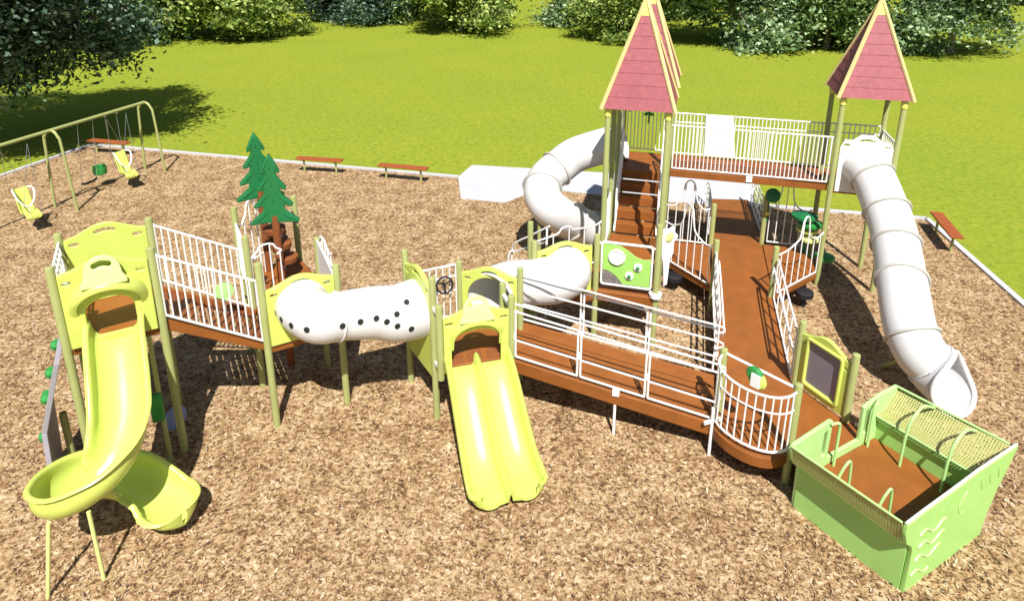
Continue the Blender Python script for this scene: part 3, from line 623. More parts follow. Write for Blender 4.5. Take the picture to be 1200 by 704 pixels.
prof_z = [(0, 1.03), (.06, 1.03), (.14, .98), (.26, .86), (.42, .66), (.58, .46), (.72, .30), (.83, .22), (.92, .19), (1.0, .185)]
sp = spline([tuple(P3(st_ + dirs * s, z)) for s, z in prof_z], 4)
nn = len(sp); path_ = [(sp[i], 0, .93 + .10 * i / nn, 1.0 if i < nn - 7 else 1 - .04 * (i - nn + 7)) for i in range(nn)]
chute(t, spoon(path_, .19, 3.4, .48), dbl, lanes=.24)
# ================================================================ ramp bridge from centre platform to the low platform
DL = .50
t = thing('ramp_bridge', 'long rust-brown ramp with white pipe railings rising from the low platform to the double slide', 'ramp', (1.4, 8.3, 0))
n0, n1 = SR + Vector((.04, -.02)), RA + V * -.28 + U * -.04; f0, f1 = P4 + Vector((-.02, .18)), RA + V * .80 + U * -.04
z0, z1 = DM - .02, DL
npl = 4; b = MB()
for k in range(npl):
    s0, s1 = k / npl, (k + .87) / npl
    b.prism([tuple(n0.lerp(f0, s0)), tuple(n1.lerp(f1, s0)), tuple(n1.lerp(f1, s1)), tuple(n0.lerp(f0, s1))], [z0 - .06, z1 - .06, z1 - .06, z0 - .06], [z0, z1, z1, z0])
b.build('walkway', M['orange'], t, smooth=0, bevel=.006)
for a_, b_ in ((n0, n1), (f0, f1)): MB().beam(P3(a_, z0 - .10), P3(b_, z1 - .10), .05, .20).build('side_beam', M['orange'], t, bevel=.008)
def ramp_rail(parent, a, b_, za, zb, nb=3, h=.82, bars=(.42, 1)):
    for k in range(nb):
        m_ = MB(); s0, s1 = k / nb + .008, (k + 1) / nb - .008
        f = lambda s, dz: P3(a.lerp(b_, s), za + (zb - za) * s + dz)
        m_.tube([f(s0, .07), f(s1, .07)], .016, 8)
        for dz in [h * q_ for q_ in bars]: m_.tube([f(s0, dz), f(s1, dz)], .014, 8)
        m_.tube([f(s0, .07), f(s0, h)], .016, 8); m_.tube([f(s1, .07), f(s1, h)], .016, 8); m_.build('railing', M['white'], parent)
    for k in range(nb + 1):
        s = k / nb; q = f(s, h * .5); m_ = MB(); m_.box(q, (.07, .03, .10), math.atan2((b_ - a).y, (b_ - a).x)); m_.build('clamp', M['white'], parent, smooth=0)
ramp_rail(t, n0, n1, z0, z1); ramp_rail(t, f0, f1, z0, z1)
off = (f0 - n0).normalized()
for (a_, b_, s_) in ((n0, n1, 1), (f0, f1, -1)):
    for dz in ((.66, .92) if s_ < 0 else (.90,)):
        q0, q1 = a_ + off * .07 * s_, b_ + off * .07 * s_; d = (q1 - q0).normalized()
        pts = [P3(q0 + d * .06, z0 + dz - .12), P3(q0 - d * .0, z0 + dz - .11), P3(q0 - d * .03, z0 + dz - .06), P3(q0 + d * .0, z0 + dz), P3(q1, z1 + dz), P3(q1 + d * .07, z1 + dz - .03), P3(q1 + d * .08, z1 + dz - .08), P3(q1, z1 + dz - .12), P3(q1 - d * .05, z1 + dz - .12)]
        MB().tube(spline(pts[:4], 4)[:-1] + spline(pts[3:], 4) if False else pts, .015, 8).build('handrail', M['white'], t)
q = n0.lerp(n1, .52); MB().lathe((q.x, q.y, 0), [(.022, -.05), (.022, .66)], 10).build('support_leg', M['white'], t); MB().box((q.x, q.y - .03, .74), (.10, .03, .10), AL).build('leg_bracket', M['white'], t, smooth=0)
q = n1 + Vector((-.06, -.03)); b = MB(); b.lathe((q.x, q.y, 0), [(.024, -.05), (.024, .78)], 10); b.beam((q.x - .12, q.y - .03, .56), (q.x + .15, q.y + .06, .56), .03, .05); b.build('support_leg', M['white'], t)

# second crawl tube ---------------------------------------------------
ma = (P3_ + P4) / 2; mb = (T2L + T2R) / 2; Xb = (T2R - T2L).normalized(); Nb = Vector((Xb.y, -Xb.x)); Xa = (P4 - P3_).normalized(); Na = Vector((-Xa.y, Xa.x))
mids = [P3(ma - Na * .05, 1.48), Vector((-.22, 9.55, 1.48)), Vector((.08, 9.74, 1.48)), Vector((.42, 9.78, 1.48)), Vector((.72, 9.86, 1.48)), P3(mb + Nb * .14, 1.48), P3(mb - Nb * .05, 1.48)]
t = crawl('crawl_tube', 'shorter white crawl tube behind the ramp, ending beside the light green activity panel', .08, mids, .37, (.42,),
      [(.50, 2), (.60, -2), (.70, -5), (.78, 2), (.52, -20)], None, (.3, 9.9, 0), 'white crawl tubes')
tube_panel(t, P3_, P4, DM - .02, .48, rh=.36); tube_panel(t, T2L, T2R, .98, .50, rh=.36)

# ================================================================ first tower with stairs
TW = thing('roofed_stair_tower', 'tall left tower with two steep red roofs over rust-brown stairs', 'play tower', tuple(P3(uv(-1.57, 4.7), 0)))
t = TW
HP_ = 4.0
for u_ in (-2.11, -1.04):
    for v_ in (3.15, 4.20): post(t, uv(u_, v_), HP_, cap='trimy')
    for v_ in (5.30, 6.36): post(t, uv(u_, v_), HP_, cap='trimy')
def roof(parent, cx, cy, half, zb, zt, name='roof'):
    c0 = Vector((cx, cy)); nl_ = 9; b = MB()
    for k in range(nl_):
        s0 = 1 - k / nl_; s1 = 1 - (k + 1) / nl_; za = zb + (zt - zb) * k / nl_; zc = zb + (zt - zb) * (k + 1) / nl_
        a0 = half * s0 + .011; a1 = half * s1 + .004 + (.0 if k < nl_ - 1 else 0.004)
        v = [P3(c0 + U * (a0 * x) + V * (a0 * y), za) for x, y in ((-1, -1), (1, -1), (1, 1), (-1, 1))] + [P3(c0 + U * (a1 * x) + V * (a1 * y), zc) for x, y in ((-1, -1), (1, -1), (1, 1), (-1, 1))]
        v += [P3(c0 + U * ((a0 - .05) * x) + V * ((a0 - .05) * y), za) for x, y in ((-1, -1), (1, -1), (1, 1), (-1, 1))]
        f = [(i, (i + 1) % 4, 4 + (i + 1) % 4, 4 + i) for i in range(4)] + [(8 + i, 8 + (i + 1) % 4, (i + 1) % 4, i) for i in range(4)]
        b.add(v, f)
    o = b.build(name, M['roof'], parent, smooth=0, recalc=False)
    so = o.modifiers.new('thick', 'SOLIDIFY'); so.thickness = .006; so.offset = -1
    for x, y in ((-1, -1), (1, -1), (1, 1), (-1, 1)):
        p = P3(c0 + U * ((half + .02) * x) + V * ((half + .02) * y), zb - .02); q = Vector((cx, cy, zt + .03)); m_ = MB(); d = (q - p).normalized(); out = (U * x + V * y).normalized().to_3d(); side = d.cross(out).normalized(); nn_ = side.cross(d)
        m_.box((p + q) / 2 + nn_ * .0, ((q - p).length, .065, .045), ax=(d, side, nn_)); m_.build('hip_trim', M['trim'], o, smooth=0, bevel=.006)
    a = half * .17; v = [P3(c0 + U * (a * x) + V * (a * y), zt - (zt - zb) * .15) for x, y in ((-1, -1), (1, -1), (1, 1), (-1, 1))] + [(cx, cy, zt + .10)]
    MB().add(v, [(0, 1, 4), (1, 2, 4), (2, 3, 4), (3, 0, 4), (3, 2, 1, 0)]).build('peak_cap', M['trimy'], o, smooth=0)
    return o
cA = uv(-1.575, 3.675); cB = uv(-1.575, 5.83)
roof(t, cA.x, cA.y, .635, 4.06, 5.95); roof(t, cB.x, cB.y, .635, 4.06, 5.95)
D3, D4 = 1.12, 2.22
deck(t, [uv(-2.07, 3.1), uv(-1.08, 3.1), uv(-1.08, 4.18), uv(-2.07, 4.18)], D3, .16)
deck(t, [uv(-2.07, 5.28), uv(-1.08, 5.28), uv(-1.08, 6.38), uv(-2.07, 6.38)], D4, .14)
ns = 5; b = MB()
for k in range(ns):
    va = 4.2 + (5.28 - 4.2) * k / ns; vb = 4.2 + (5.28 - 4.2) * (k + 1) / ns; z = D3 + (D4 - D3) * (k + 1) / (ns + 0)
    b.prism([tuple(uv(-1.98, va)), tuple(uv(-1.17, va)), tuple(uv(-1.17, vb)), tuple(uv(-1.98, vb))], z - .20, z - .02 * 0)
b.build('stairs', M['orange'], t, smooth=0, bevel=.008)
def stair_rail(parent, u_, nm='stair_railing'):
    b = MB(); zz = lambda v: D3 + (D4 - D3) * (v - 4.2) / 1.08
    lo = [(4.30, .12), (4.30, .80), (4.42, .92)]; 
    pts = [P3(uv(u_, 4.28), D3 + .12), P3(uv(u_, 4.28), D3 + .85), P3(uv(u_, 4.36), D3 + .98), P3(uv(u_, 5.20), D4 + .88), P3(uv(u_, 5.26), D4 + .80), P3(uv(u_, 5.26), D4 + .1), P3(uv(u_, 4.28), D3 + .12)]
    b.tube(pts, .018, 8)
    for k in range(1, 7): v_ = 4.28 + .98 * k / 7; b.tube([P3(uv(u_, v_), zz(v_) + .12), P3(uv(u_, v_), zz(v_) + .90)], .011, 6)
    b.build(nm, M['white'], parent)
    MB().beam(P3(uv(u_, 4.2), D3 + .02), P3(uv(u_, 5.28), D4 + .02), .035, .16).build('stringer', M['white'], parent)
stair_rail(t, -2.00); stair_rail(t, -1.15)
# arched gate at the back, with a small green palm badge
b = MB(); a0, a1 = uv(-2.02, 6.36), uv(-1.12, 6.36); nb_ = 11
arc = [P3(a0.lerp(a1, s), D4 + .95 + .15 * math.sin(math.pi * s)) for s in [k / 16 for k in range(17)]]
b.tube(arc, .02, 8); b.tube([P3(a0, D4 + .08), P3(a1, D4 + .08)], .017, 8)
for k in range(nb_ + 1): s = k / nb_; q = a0.lerp(a1, s); b.tube([P3(q, D4 + .08), P3(q, D4 + .95 + .15 * math.sin(math.pi * s))], .012, 6)
g = b.build('arched_railing', M['white'], t)
b = MB(); q = a0.lerp(a1, .52) - V * .03
b.tube([P3(q, D4 + .72), P3(q + Vector((.01, 0)), D4 + .92)], .018, 6)
for a in (20, 70, 110, 160, 200, -20): b.tube([P3(q, D4 + .92), P3(q + U * .07 * math.cos(R(a)), D4 + .93 + .06 * math.sin(R(a))), P3(q + U * .13 * math.cos(R(a)), D4 + .91 + .04 * math.sin(R(a)))], [.016, .02, .006], 6)
b.build('palm_badge', M['leafgreen'], g)
rail(t, uv(-1.04, 3.15), uv(-1.04, 4.2), D3 + .08, D3 + .9, 6); rail(t, uv(-2.11, 3.15), uv(-2.11, 4.2), D3 + .08, D3 + .9, 6)
# play panel platform ---------------------------------------------------
t = thing('panel_platform', 'low platform in front of the stair tower carrying a light green activity panel', 'play platform', tuple(P3(uv(-1.55, 2.6), 0)))
Q0, Q1 = uv(-2.08, 2.08), uv(-1.03, 2.08)
post(t, Q0, 2.05); post(t, Q1, 2.36); post(t, T2L, 2.08)
deck(t, [uv(-2.06, 2.04), uv(-1.05, 2.04), uv(-1.05, 3.08), uv(-2.08, 3.08), T2L + Vector((.1, .5)), T2L], .98, .20)
MB().prism([tuple(uv(-1.95, 3.0)), tuple(uv(-1.10, 2.45)), tuple(uv(-1.10, 3.08)), tuple(uv(-2.0, 3.08))], .982, 1.10).build('step', M['orange'], t, bevel=.01)
wp = .90; org = P3((Q0 + Q1) / 2 - V * .0, 1.10)
pf = panel('panel_frame', M['white'], t, rrect(-wp / 2, 0, wp / 2, .84, .06), [rrect(-wp / 2 + .035, .035, wp / 2 - .035, .805, .04)], .05, org, X3(U))
wave = [(-.40, .04), (.41, .04), (.41, .62), (.30, .60), (.12, .56), (-.02, .66), (-.16, .77), (-.30, .80), (-.41, .80), (-.41, .04)]
gp = panel('activity_board', M['playgreen'], t, [(-.41, .30), (-.30, .28), (-.18, .20), (-.05, .05), (.41, .05), (.41, .58), (.28, .56), (.16, .60), (.02, .70), (-.12, .78), (-.26, .80), (-.41, .80)], [], .03, org - Vector((V.x, V.y, 0)) * .0, X3(U), bevel=.006)
panel('speckled_board', M['speckle'], t, [(-.41, .045), (-.06, .045), (-.19, .19), (-.31, .27), (-.41, .285)], [], .02, org, X3(U), bevel=.003)
ns_ = Vector((-V.x, -V.y, 0)); axp = (U.to_3d(), Vector((0, 0, 1)), ns_)
def onp(x, y, d=.03): return org + U.to_3d() * x + Vector((0, 0, y)) + ns_ * d
MB().lathe(onp(-.17, .57), [(.145, -.03), (.15, .01), (.13, .03), (.12, .015), (.0001, .012)], 28, ax=axp).build('bongo_drum', M['white'], gp)
for x, y in ((.20, .42), (.06, .24)):
    o = MB().lathe(onp(x, y), [(.075, -.02), (.07, .012), (.0001, .014)], 20, ax=axp).build('dial', M['white'], gp); MB().lathe(onp(x, y, .045), [(.03, 0), (.034, .02), (.015, .035)], 14, ax=axp).build('knob', M['leafgreen'], o)
for s in (-1, 1): MB().beam(onp(s * .45, .80, 0), onp(s * .52, .80, 0), .03, .03).build('clamp', M['white'], t, smooth=0)
arch_rail(t, T2L + Vector((-.02, .45)), uv(-2.11, 3.15), 1.02, .80, 4, .45, .12); post(t, T2L + Vector((-.05, .62)), 2.15)
# sloping entry handrails left of the platform
t = thing('entry_handrails', 'pair of sloping white handrails beside the steps behind the second crawl tube', 'handrails', (0.187, 12.994, 0.300))
for (a_, b_, c_) in (((497, 305), (545, 285), 0), ((515, 300), (520, 285), .0)): pass
h0 = T2L + Vector((-.25, .62)); h1 = Vector((0.050, 11.727, 1.250)[:2]); d = Vector((h1.x - h0.x, h1.y - h0.y))
for dz, of in ((0, 0), (-.28, -.10)):
    p = Vector((0.685, 10.962, 1.950)) if dz == 0 else Vector((0.617, 10.768, 1.720)); q_ = Vector((0.066, 11.588, 1.300)) if dz == 0 else Vector((0.100, 11.559, 1.150)); e_ = Vector((0.000, 11.683, 1.050)) if dz == 0 else Vector((-0.067, 11.636, 1.000))
    MB().tube(spline([p, p.lerp(q_, .5), q_, e_, Vector((e_.x, e_.y, .05))], 5), .018, 8).build('handrail', M['white'], t)
p = Vector((0.639, 10.960, 1.900)); MB().tube([p, (p.x, p.y, .05)], .02, 8).build('upright', M['white'], t)
b = MB()
for k in range(3): b.box((h0.x - .35 - .25 * k, h0.y + .03 + .05 * k, .72 - .25 * k), (.28, .8, .04), R(12))
b.build('steps', M['orange'], t, smooth=0)

# left tube slide -------------------------------------------------------
def tube_slide(name, label, pts_, r, rings, loc, ex=None, flare=0.0, feet=()):
    t = thing(name, label, 'tube slide', loc, 'white tube slides')
    pts = spline(pts_, 10); n = len(pts); b = MB(); k_end = n if ex is None else ex
    rr = [r * (1 + .05 * math.exp(-(i / (n * .05)) ** 2)) for i in range(n)]
    b.tube(pts, rr, 44, caps=False); o = b.build('tube_shell', M['tube'], t, smooth=60); sm = o.modifiers.new('wall', 'SOLIDIFY'); sm.thickness = .022; sm.offset = -1
    for s in rings:
        i = max(1, min(n - 2, int(s * (n - 1)))); tg = (pts[i + 1] - pts[i - 1]).normalized(); S = tg.cross(Vector((0, 0, 1))).normalized(); N = S.cross(tg)
        b = MB(); b.tube([pts[i] + (S * math.cos(a) + N * math.sin(a)) * (rr[i] + .022) for a in [2 * math.pi * k / 44 for k in range(44)]], .026, 6, closed=True); b.build('joint_ring', M['seam'], t)
    return t, pts
e0 = P3(uv(-2.05, 5.83), 2.62)
LT = [e0, e0 - U.to_3d() * .30 + Vector((0, 0, -.10)), Vector((1.475, 14.123, 2.270)), Vector((1.084, 14.017, 2.020)), Vector((0.763, 13.727, 1.840)), Vector((0.652, 13.309, 1.660)), Vector((0.794, 13.117, 1.420)), Vector((1.087, 13.252, 1.140)), Vector((1.442, 13.553, 0.840)), Vector((1.800, 13.751, 0.580))]
t, pts = tube_slide('tube_slide', 'white tube slide curling out to the left behind the stair tower', LT, .40, (.10, .36, .52, .86, .99), (1.2, 14, 0))
panel('entry_panel', M['white'], t, rrect(-.46, 0, .46, 1.15, .06), [circ(0, .42, .36)], .05, P3(uv(-2.11, 5.83), D4 - .02), X3(V))
p = Vector((0.592, 13.001, 0.950)); MB().lathe((p.x, p.y, 0), [(.04, -.05), (.04, 1.1)], 12).build('support_post', M['post'], t)

# ================================================================ upper bridge and second tower
t = thing('upper_bridge', 'high level bridge with white barred railings and a rust-brown floor between the two roofed towers', 'bridge', tuple(P3(uv(.6, 5.8), 2.2)))
deck(t, [uv(-.98, 5.30), uv(2.12, 5.30), uv(2.12, 6.30), uv(-.98, 6.30)], D4, .05, 'floor', 'brown')
MB().beam(P3(uv(-.98, 5.27), D4 - .06), P3(uv(2.12, 5.27), D4 - .06), .05, .15).build('side_beam', M['orange'], t, bevel=.008)
MB().beam(P3(uv(-.98, 6.33), D4 - .06), P3(uv(2.12, 6.33), D4 - .06), .05, .15).build('side_beam', M['orange'], t, bevel=.008)
rail(t, uv(-1.0, 5.27), uv(2.13, 5.22), D4 + .06, D4 + 1.0, 38); rail(t, uv(-1.0, 6.33), uv(2.13, 6.28), D4 + .06, D4 + 1.0, 38, mid=(.78,))
panel('infill_panel', M['white'], t, [(-.25, 0), (.42, 0), (.30, .95), (-.28, .95)], [], .02, P3(uv(-.03, 6.28), D4 + .06), X3(U), bevel=.004)
MB().box(P3(uv(.62, 5.235), D4 - .03), (.12, .03, .13), AL).build('bracket', M['white'], t, smooth=0)
t = thing('roofed_tower', 'tall right tower with one red pyramid roof at the top of the straight tube slide', 'play tower', tuple(P3(uv(2.7, 5.7), 0)))
for u_, v_ in ((2.17, 5.19), (3.23, 5.17), (2.17, 6.24), (3.23, 6.24)): post(t, uv(u_, v_), HP_, cap='trimy')
cC = uv(2.70, 5.705); roof(t, cC.x, cC.y, .635, 4.06, 5.85)
deck(t, [uv(2.2, 5.16), uv(3.2, 5.16), uv(3.2, 6.28), uv(2.2, 6.28)], D4, .14)
rail(t, uv(2.17, 6.24), uv(3.23, 6.24), D4 + .08, D4 + 1.02, 10, mid=(.8,)); rail(t, uv(3.23, 6.24), uv(3.23, 5.17), D4 + .08, D4 + .95, 8)
S0 = P3(uv(2.70, 5.16), 2.66); 
RT = [S0 + V.to_3d() * .1, S0 + Vector((.05, -.27, -.10)), Vector((7.014, 11.517, 2.240)), Vector((6.953, 10.960, 1.900)), Vector((6.771, 10.351, 1.580)), Vector((6.525, 9.683, 1.300)), Vector((6.413, 9.226, 0.980)), Vector((6.445, 8.954, 0.740)), Vector((6.565, 8.843, 0.600))]
t, pts = tube_slide('tube_slide', 'long white tube slide dropping from the right tower to the green ship', RT, .385, (.13, .30, .44, .58, .79), (7, 10, 0))
panel('entry_panel', M['white'], t, [(-.47, -.1), (.47, -.1), (.47, .84), (.40, .98), (.26, .98), (.12, 1.10), (-.12, 1.10), (-.26, .98), (-.40, .98), (-.47, .84)], [circ(0, .44, .35), slot(0, 1.0, .28, .05, .02), slot(-.36, .88, .12, .05), slot(.36, .88, .12, .05)], .06, P3(uv(2.70, 5.17), D4), X3(U))
# scoop: closed at the joint, open on top towards the exit
e = pts[-1]; tg = (pts[-1] - pts[-4]).normalized(); hz = Vector((.30, -.95, 0)).normalized(); nj = 12; n = 44; rows = []
for j in range(nj):
    row = []
    for k in range(n):
        a = 2 * math.pi * k / n; up = math.sin(a); L_ = .10 + .60 * ((1 - up) / 2) ** .9; s = L_ * .92 * j / (nj - 1)
        fl = 1 + .12 * (s / .7) ** .7; dz = -.13 * (1 - (1 - min(1, s / .6)) ** 2); dt = (tg * max(0, 1 - s / .5) + hz * min(1, s / .5)).normalized(); S = dt.cross(Vector((0, 0, 1))).normalized(); N = S.cross(dt)
        row.append(e + hz * s + Vector((0, 0, dz)) + S * (.395 * fl * math.cos(a)) + N * (.395 * (fl if up > 0 else 1 - .12 * s) * up))
    rows.append(row)
v = [p for r_ in rows for p in r_]; f = [(i * n + k, i * n + (k + 1) % n, (i + 1) * n + (k + 1) % n, (i + 1) * n + k) for i in range(nj - 1) for k in range(n)]
b = MB(); o = b.add(v, f).build('exit_scoop', M['tube'], t, smooth=60, recalc=False); sm = o.modifiers.new('wall', 'SOLIDIFY'); sm.thickness = .03; sm.offset = 0
MB().tube(rows[-1], .04, 10, closed=True).build('exit_lip', M['tube'], o, smooth=60)
for (a_, b_, z_) in ((1007.8, 314, 2.0), (1021, 341, 1.5)): pass
q = Vector((6.307, 9.579, 0.000)); MB().tube([(q.x, q.y, -.05), tuple(pts[int(len(pts) * .80)] - Vector((0, 0, .36)))], .035, 10).build('support_post', M['post'], t)

# ================================================================ long ramp to the concrete path
t = thing('access_ramp', 'wide rust-orange access ramp running back under the upper bridge to the concrete path', 'ramp', tuple(P3(uv(.5, 5), 0)))
ZL = .46; WR = 1.10
b = MB()
b.prism([tuple(uv(0.02, .95)), tuple(uv(WR, .95)), tuple(uv(WR, 5.9)), tuple(uv(.02, 5.9))], [DL - .16, DL - .16, ZL - .16, ZL - .16], [DL, DL, ZL, ZL])
b.build('landing', M['orange'], t, smooth=0, bevel=.006)
MB().prism([tuple(uv(.02, 5.905)), tuple(uv(WR, 5.905)), tuple(uv(WR, 9.5)), tuple(uv(.02, 9.3))], [ZL - .12, ZL - .12, -.02, -.02], [ZL, ZL, .075, .075]).build('walkway', M['orange'], t, smooth=0)
for u_, v_, h_ in ((0, 3.55, 1.52), (0, 5.45, 1.48), (1.06, 3.55, 1.52), (1.10, 5.95, 1.58)): post(t, uv(u_, v_), h_)
def slope_rail(parent, p, q, za, zb, nb, h=.85, dense=False):
    p = Vector(p); q = Vector(q); b = MB(); f = lambda s, dz: P3(p.lerp(q, s), za + (zb - za) * s + dz)
    lv = (.05, .45, h) if not dense else (.05, .30, .55, .72, h)
    for dz in lv: b.tube([f(0, dz), f(1, dz)], .016, 8)
    for k in range(nb + 1): b.tube([f(k / nb, .05), f(k / nb, h)], .014, 6)
    return b.build('railing', M['white'], parent)
slope_rail(t, uv(WR + .04, 6.1), uv(WR + .04, 9.2), ZL, .08, 6, dense=True); slope_rail(t, uv(-.04, 6.0), uv(-.04, 9.1), ZL, .08, 6, dense=True)
slope_rail(t, uv(-.0, 1.15), uv(-.0, 3.45), DL, ZL, 6); 
slope_rail(t, uv(WR, 1.05), uv(WR, 3.45), DL, ZL, 5)
b = MB(); 
for u_ in (.06, WR - .08):
    b.tube(spline([P3(uv(u_, 1.2), .95), P3(uv(u_, 1.1), 1.1), P3(uv(u_, 1.25), 1.22), P3(uv(u_, 3.2), 1.2), P3(uv(u_, 3.35), 1.08), P3(uv(u_, 3.2), .98)], 5), .015, 8)
b.build('handrail', M['white'], t)
# side pods -------------------------------------------------------------
t = thing('left_side_pod', 'rust-orange five-sided side deck left of the access ramp with tall white hooped rails', 'play platform', tuple(P3(uv(-.6, 4.8), 0)))
PL_ = [uv(-.02, 3.62), uv(-.02, 5.45), uv(-.62, 5.75), uv(-1.02, 5.5), uv(-1.02, 4.62)]
deck(t, PL_, ZL - .004, .12); arch_rail(t, uv(-1.02, 4.62), uv(-.04, 3.62), ZL + .05, .82, 6, .50, .62); arch_rail(t, uv(-1.02, 5.5), uv(-.04, 5.5), ZL + .05, .82, 5, .50, .62)
post(t, uv(-1.02, 5.1), ZL - .1, r=.04)
t = thing('right_side_pod', 'rust-orange side deck right of the access ramp with tall white hooped rails', 'play platform', tuple(P3(uv(1.6, 4.8), 0)))
PR_ = [uv(1.12, 3.62), uv(2.05, 4.75), uv(2.07, 5.5), uv(1.7, 5.9), uv(1.12, 5.9)]
deck(t, PR_, ZL - .004, .12); arch_rail(t, uv(1.12, 3.60), uv(2.08, 4.80), ZL + .05, .82, 6, .55, .55); arch_rail(t, uv(1.15, 5.95), uv(2.05, 5.95), ZL + .05, .82, 5, .40, .60)
t = thing('lily_pad_climber', 'stack of green and yellow lily pads beyond the right side deck by the tower foot', 'climber', (6.301, 12.411, 0.000))
for q, m_, r_ in [((6.196, 12.777, 1.350), 'pine', .26), ((6.316, 12.718, 1.200), 'leafgreen', .24), ((6.293, 12.787, 1.050), 'lime', .22), ((6.338, 12.747, 0.850), 'limelight', .2), ((6.580, 12.470, 0.550), 'leafgreen', .2)]:
    MB().lathe(q, [(r_ * .3, -.05), (r_, -.035), (r_ * 1.02, .02), (r_ * .7, .045), (r_ * .2, .05)], 22).build('lily_pad', M[m_], t)
q = (6.340, 12.809, 0.900); MB().lathe((q[0], q[1] + .1, 0), [(.04, -.05), (.04, 1.3)], 12).build('stem', M['pine'], t)
t = thing('leaf_topped_post', 'olive post with dark green leaf disc and yellow collar behind the right side deck', 'marker post', (5.465, 13.086, 0.460))
q = uv(1.10, 6.08); MB().lathe((q.x, q.y - .14, 0), [(.035, 1.0), (.035, 1.62)], 12).build('stem', M['pine'], t); MB().lathe((q.x + .06, q.y - .18, 1.62), [(.02, -.03), (.15, -.02), (.16, .05), (.05, .07)], 18, ax=(Vector((1, 0, 0)), Vector((0, .3, .95)).normalized(), Vector((0, -.95, .3)).normalized())).build('leaf_disc', M['pine'], t); MB().lathe((q.x, q.y - .14, 1.15), [(.05, 0), (.06, .04), (.05, .08)], 14).build('collar', M['postcap'], t)
# white flower sign on the post -------------------------------------------
t = thing('flower_panel', 'tall white flower-shaped panel with pale yellow centre fixed beside the activity panel post', 'sign panel', tuple(P3(Q1 + Vector((.2, .0)), 1.2)))
fx = Vector((.86, .5)).normalized(); o_ = P3(Q1 + fx * .20 + Vector((0, -.02)), 1.18)
fl = [(-.04, -.02), (.04, 0), (.07, .5), (.14, .58)] + [((.19 + .03 * math.cos(6 * a)) * math.cos(a), .88 + (.21 + .03 * math.cos(6 * a)) * math.sin(a)) for a in [R(-50 + 280 * k / 30) for k in range(31)]] + [(-.13, .56), (-.09, .45)]
f_ = panel('flower_board', M['speckle'] if False else M['white'], t, fl, [], .035, o_, X3(fx)); nfx = Vector((fx.y, -fx.x, 0))
MB().lathe(o_ + Vector((0, 0, .92)) + nfx * .022, [(.085, -.01), (.09, .012), (.06, .025), (.0001, .03)], 18, ax=(fx.to_3d(), Vector((0, 0, 1)), nfx)).build('flower_centre', M['limelight'], f_)
MB().lathe((Q1.x, Q1.y, 1.02), [(.06, -.04), (.11, -.03), (.115, .04), (.06, .05)], 16).build('mounting_collar', M['white'], t)
MB().beam(P3(Q1, 1.8), P3(Q1 + fx * .2, 1.8), .03, .03).build('bracket', M['white'], t)

# ================================================================ low platform, curved balcony, board, ship
RB = Vector((3.66, 7.08)); BP = Vector((4.30, 8.46)); BQ = Vector((4.68, 7.66))
t = thing('low_platform', 'low rust-orange platform with a bowed white barred balcony, next to the green ship', 'play platform', (3.7, 7.8, 0))
post(t, RA, 1.53); post(t, RB, 1.55); 
ch_ = RB - RA; L_ = ch_.length; xh = ch_ / L_; nh = Vector((xh.y, -xh.x))
if nh.y > 0: nh = -nh
def bow(s, o=.42): a = math.pi * s; return RA + xh * (L_ / 2 - (L_ / 2 - .0) * math.cos(a)) + nh * (o * math.sin(a) ** .8)
poly = [RA + U * .02 + V * .94, uv(WR, .94), BP + Vector((0, -.02)), BQ, Vector((4.9, 7.42)), Vector((4.05, 6.98))] + [RB] + [bow(1 - k / 14, .46) for k in range(1, 14)] + [RA]
deck(t, poly, DL, .16, bevel=.006)
b = MB(); nbr = 13; top_ = [P3(bow(k / 24, .40), DL + .95 - .05 * math.sin(math.pi * k / 24)) for k in range(25)]; bot = [P3(bow(k / 24, .42), DL + .09) for k in range(25)]
b.tube(top_, .017, 8); b.tube(bot, .017, 8); b.tube([P3(bow(k / 24, .41), DL + .68) for k in range(25)], .011, 6)
for k in range(nbr + 1):
    s = .05 + .90 * k / nbr; b.tube([P3(bow(s, .42), DL + .09), P3(bow(s, .40), DL + .95 - .05 * math.sin(math.pi * s))], .012, 6)
b.build('bowed_railing', M['white'], t); MB().tube([P3(RA, DL + .97), P3(RB, DL + .97)], .02, 8).build('top_rail', M['white'], t)
q = RA.lerp(RB, .56) + nh * .18; b = MB()
o = MB().lathe((q.x, q.y, DL + .93), [(.12, -.03), (.13, 0), (.10, .03), (.0001, .035)], 16, ax=(xh.to_3d(), Vector((0, 0, 1)), nh.to_3d())).build('round_toy', M['lime'], t)
MB().lathe((q.x - .03, q.y + .03, DL + 1.0), [(.11, -.03), (.12, 0), (.09, .03), (.0001, .035)], 16, ax=(xh.to_3d(), Vector((0, 0, 1)), nh.to_3d())).build('toy_back', M['leafgreen'], o)
MB().box((q.x + nh.x * .05, q.y + nh.y * .05, DL + .95), (.12, .03, .18), math.atan2(xh.y, xh.x)).build('toy_bracket', M['white'], o, smooth=0)
# drawing board
t = thing('drawing_board_panel', 'lime green framed panel with a slate grey drawing board between two posts, behind the ship', 'play panel', (4.5, 8.0, 0))
post(t, BP, 1.58); post(t, BQ, 1.58); Xq = (BQ - BP).normalized(); Lq = (BQ - BP).length - .10
fr_ = panel('panel_frame', M['lime'], t, top_outline(Lq, 0, .86, .12), [rrect(-.26, .14, .26, .82, .03), slot(-.345, .74, .06, .03), slot(.345, .74, .06, .03)], .06, P3((BP + BQ) / 2, DL + .04), X3(Xq))
panel('raised_rim', M['lime'], fr_, rrect(-.31, .08, .31, .88, .05), [rrect(-.26, .13, .26, .83, .03)], .12, P3((BP + BQ) / 2, DL + .04), X3(Xq), bevel=.02)
panel('drawing_board', M['chalk'], fr_, rrect(-.27, .12, .27, .84, .02), [], .04, P3((BP + BQ) / 2, DL + .04), X3(Xq), bevel=.002)
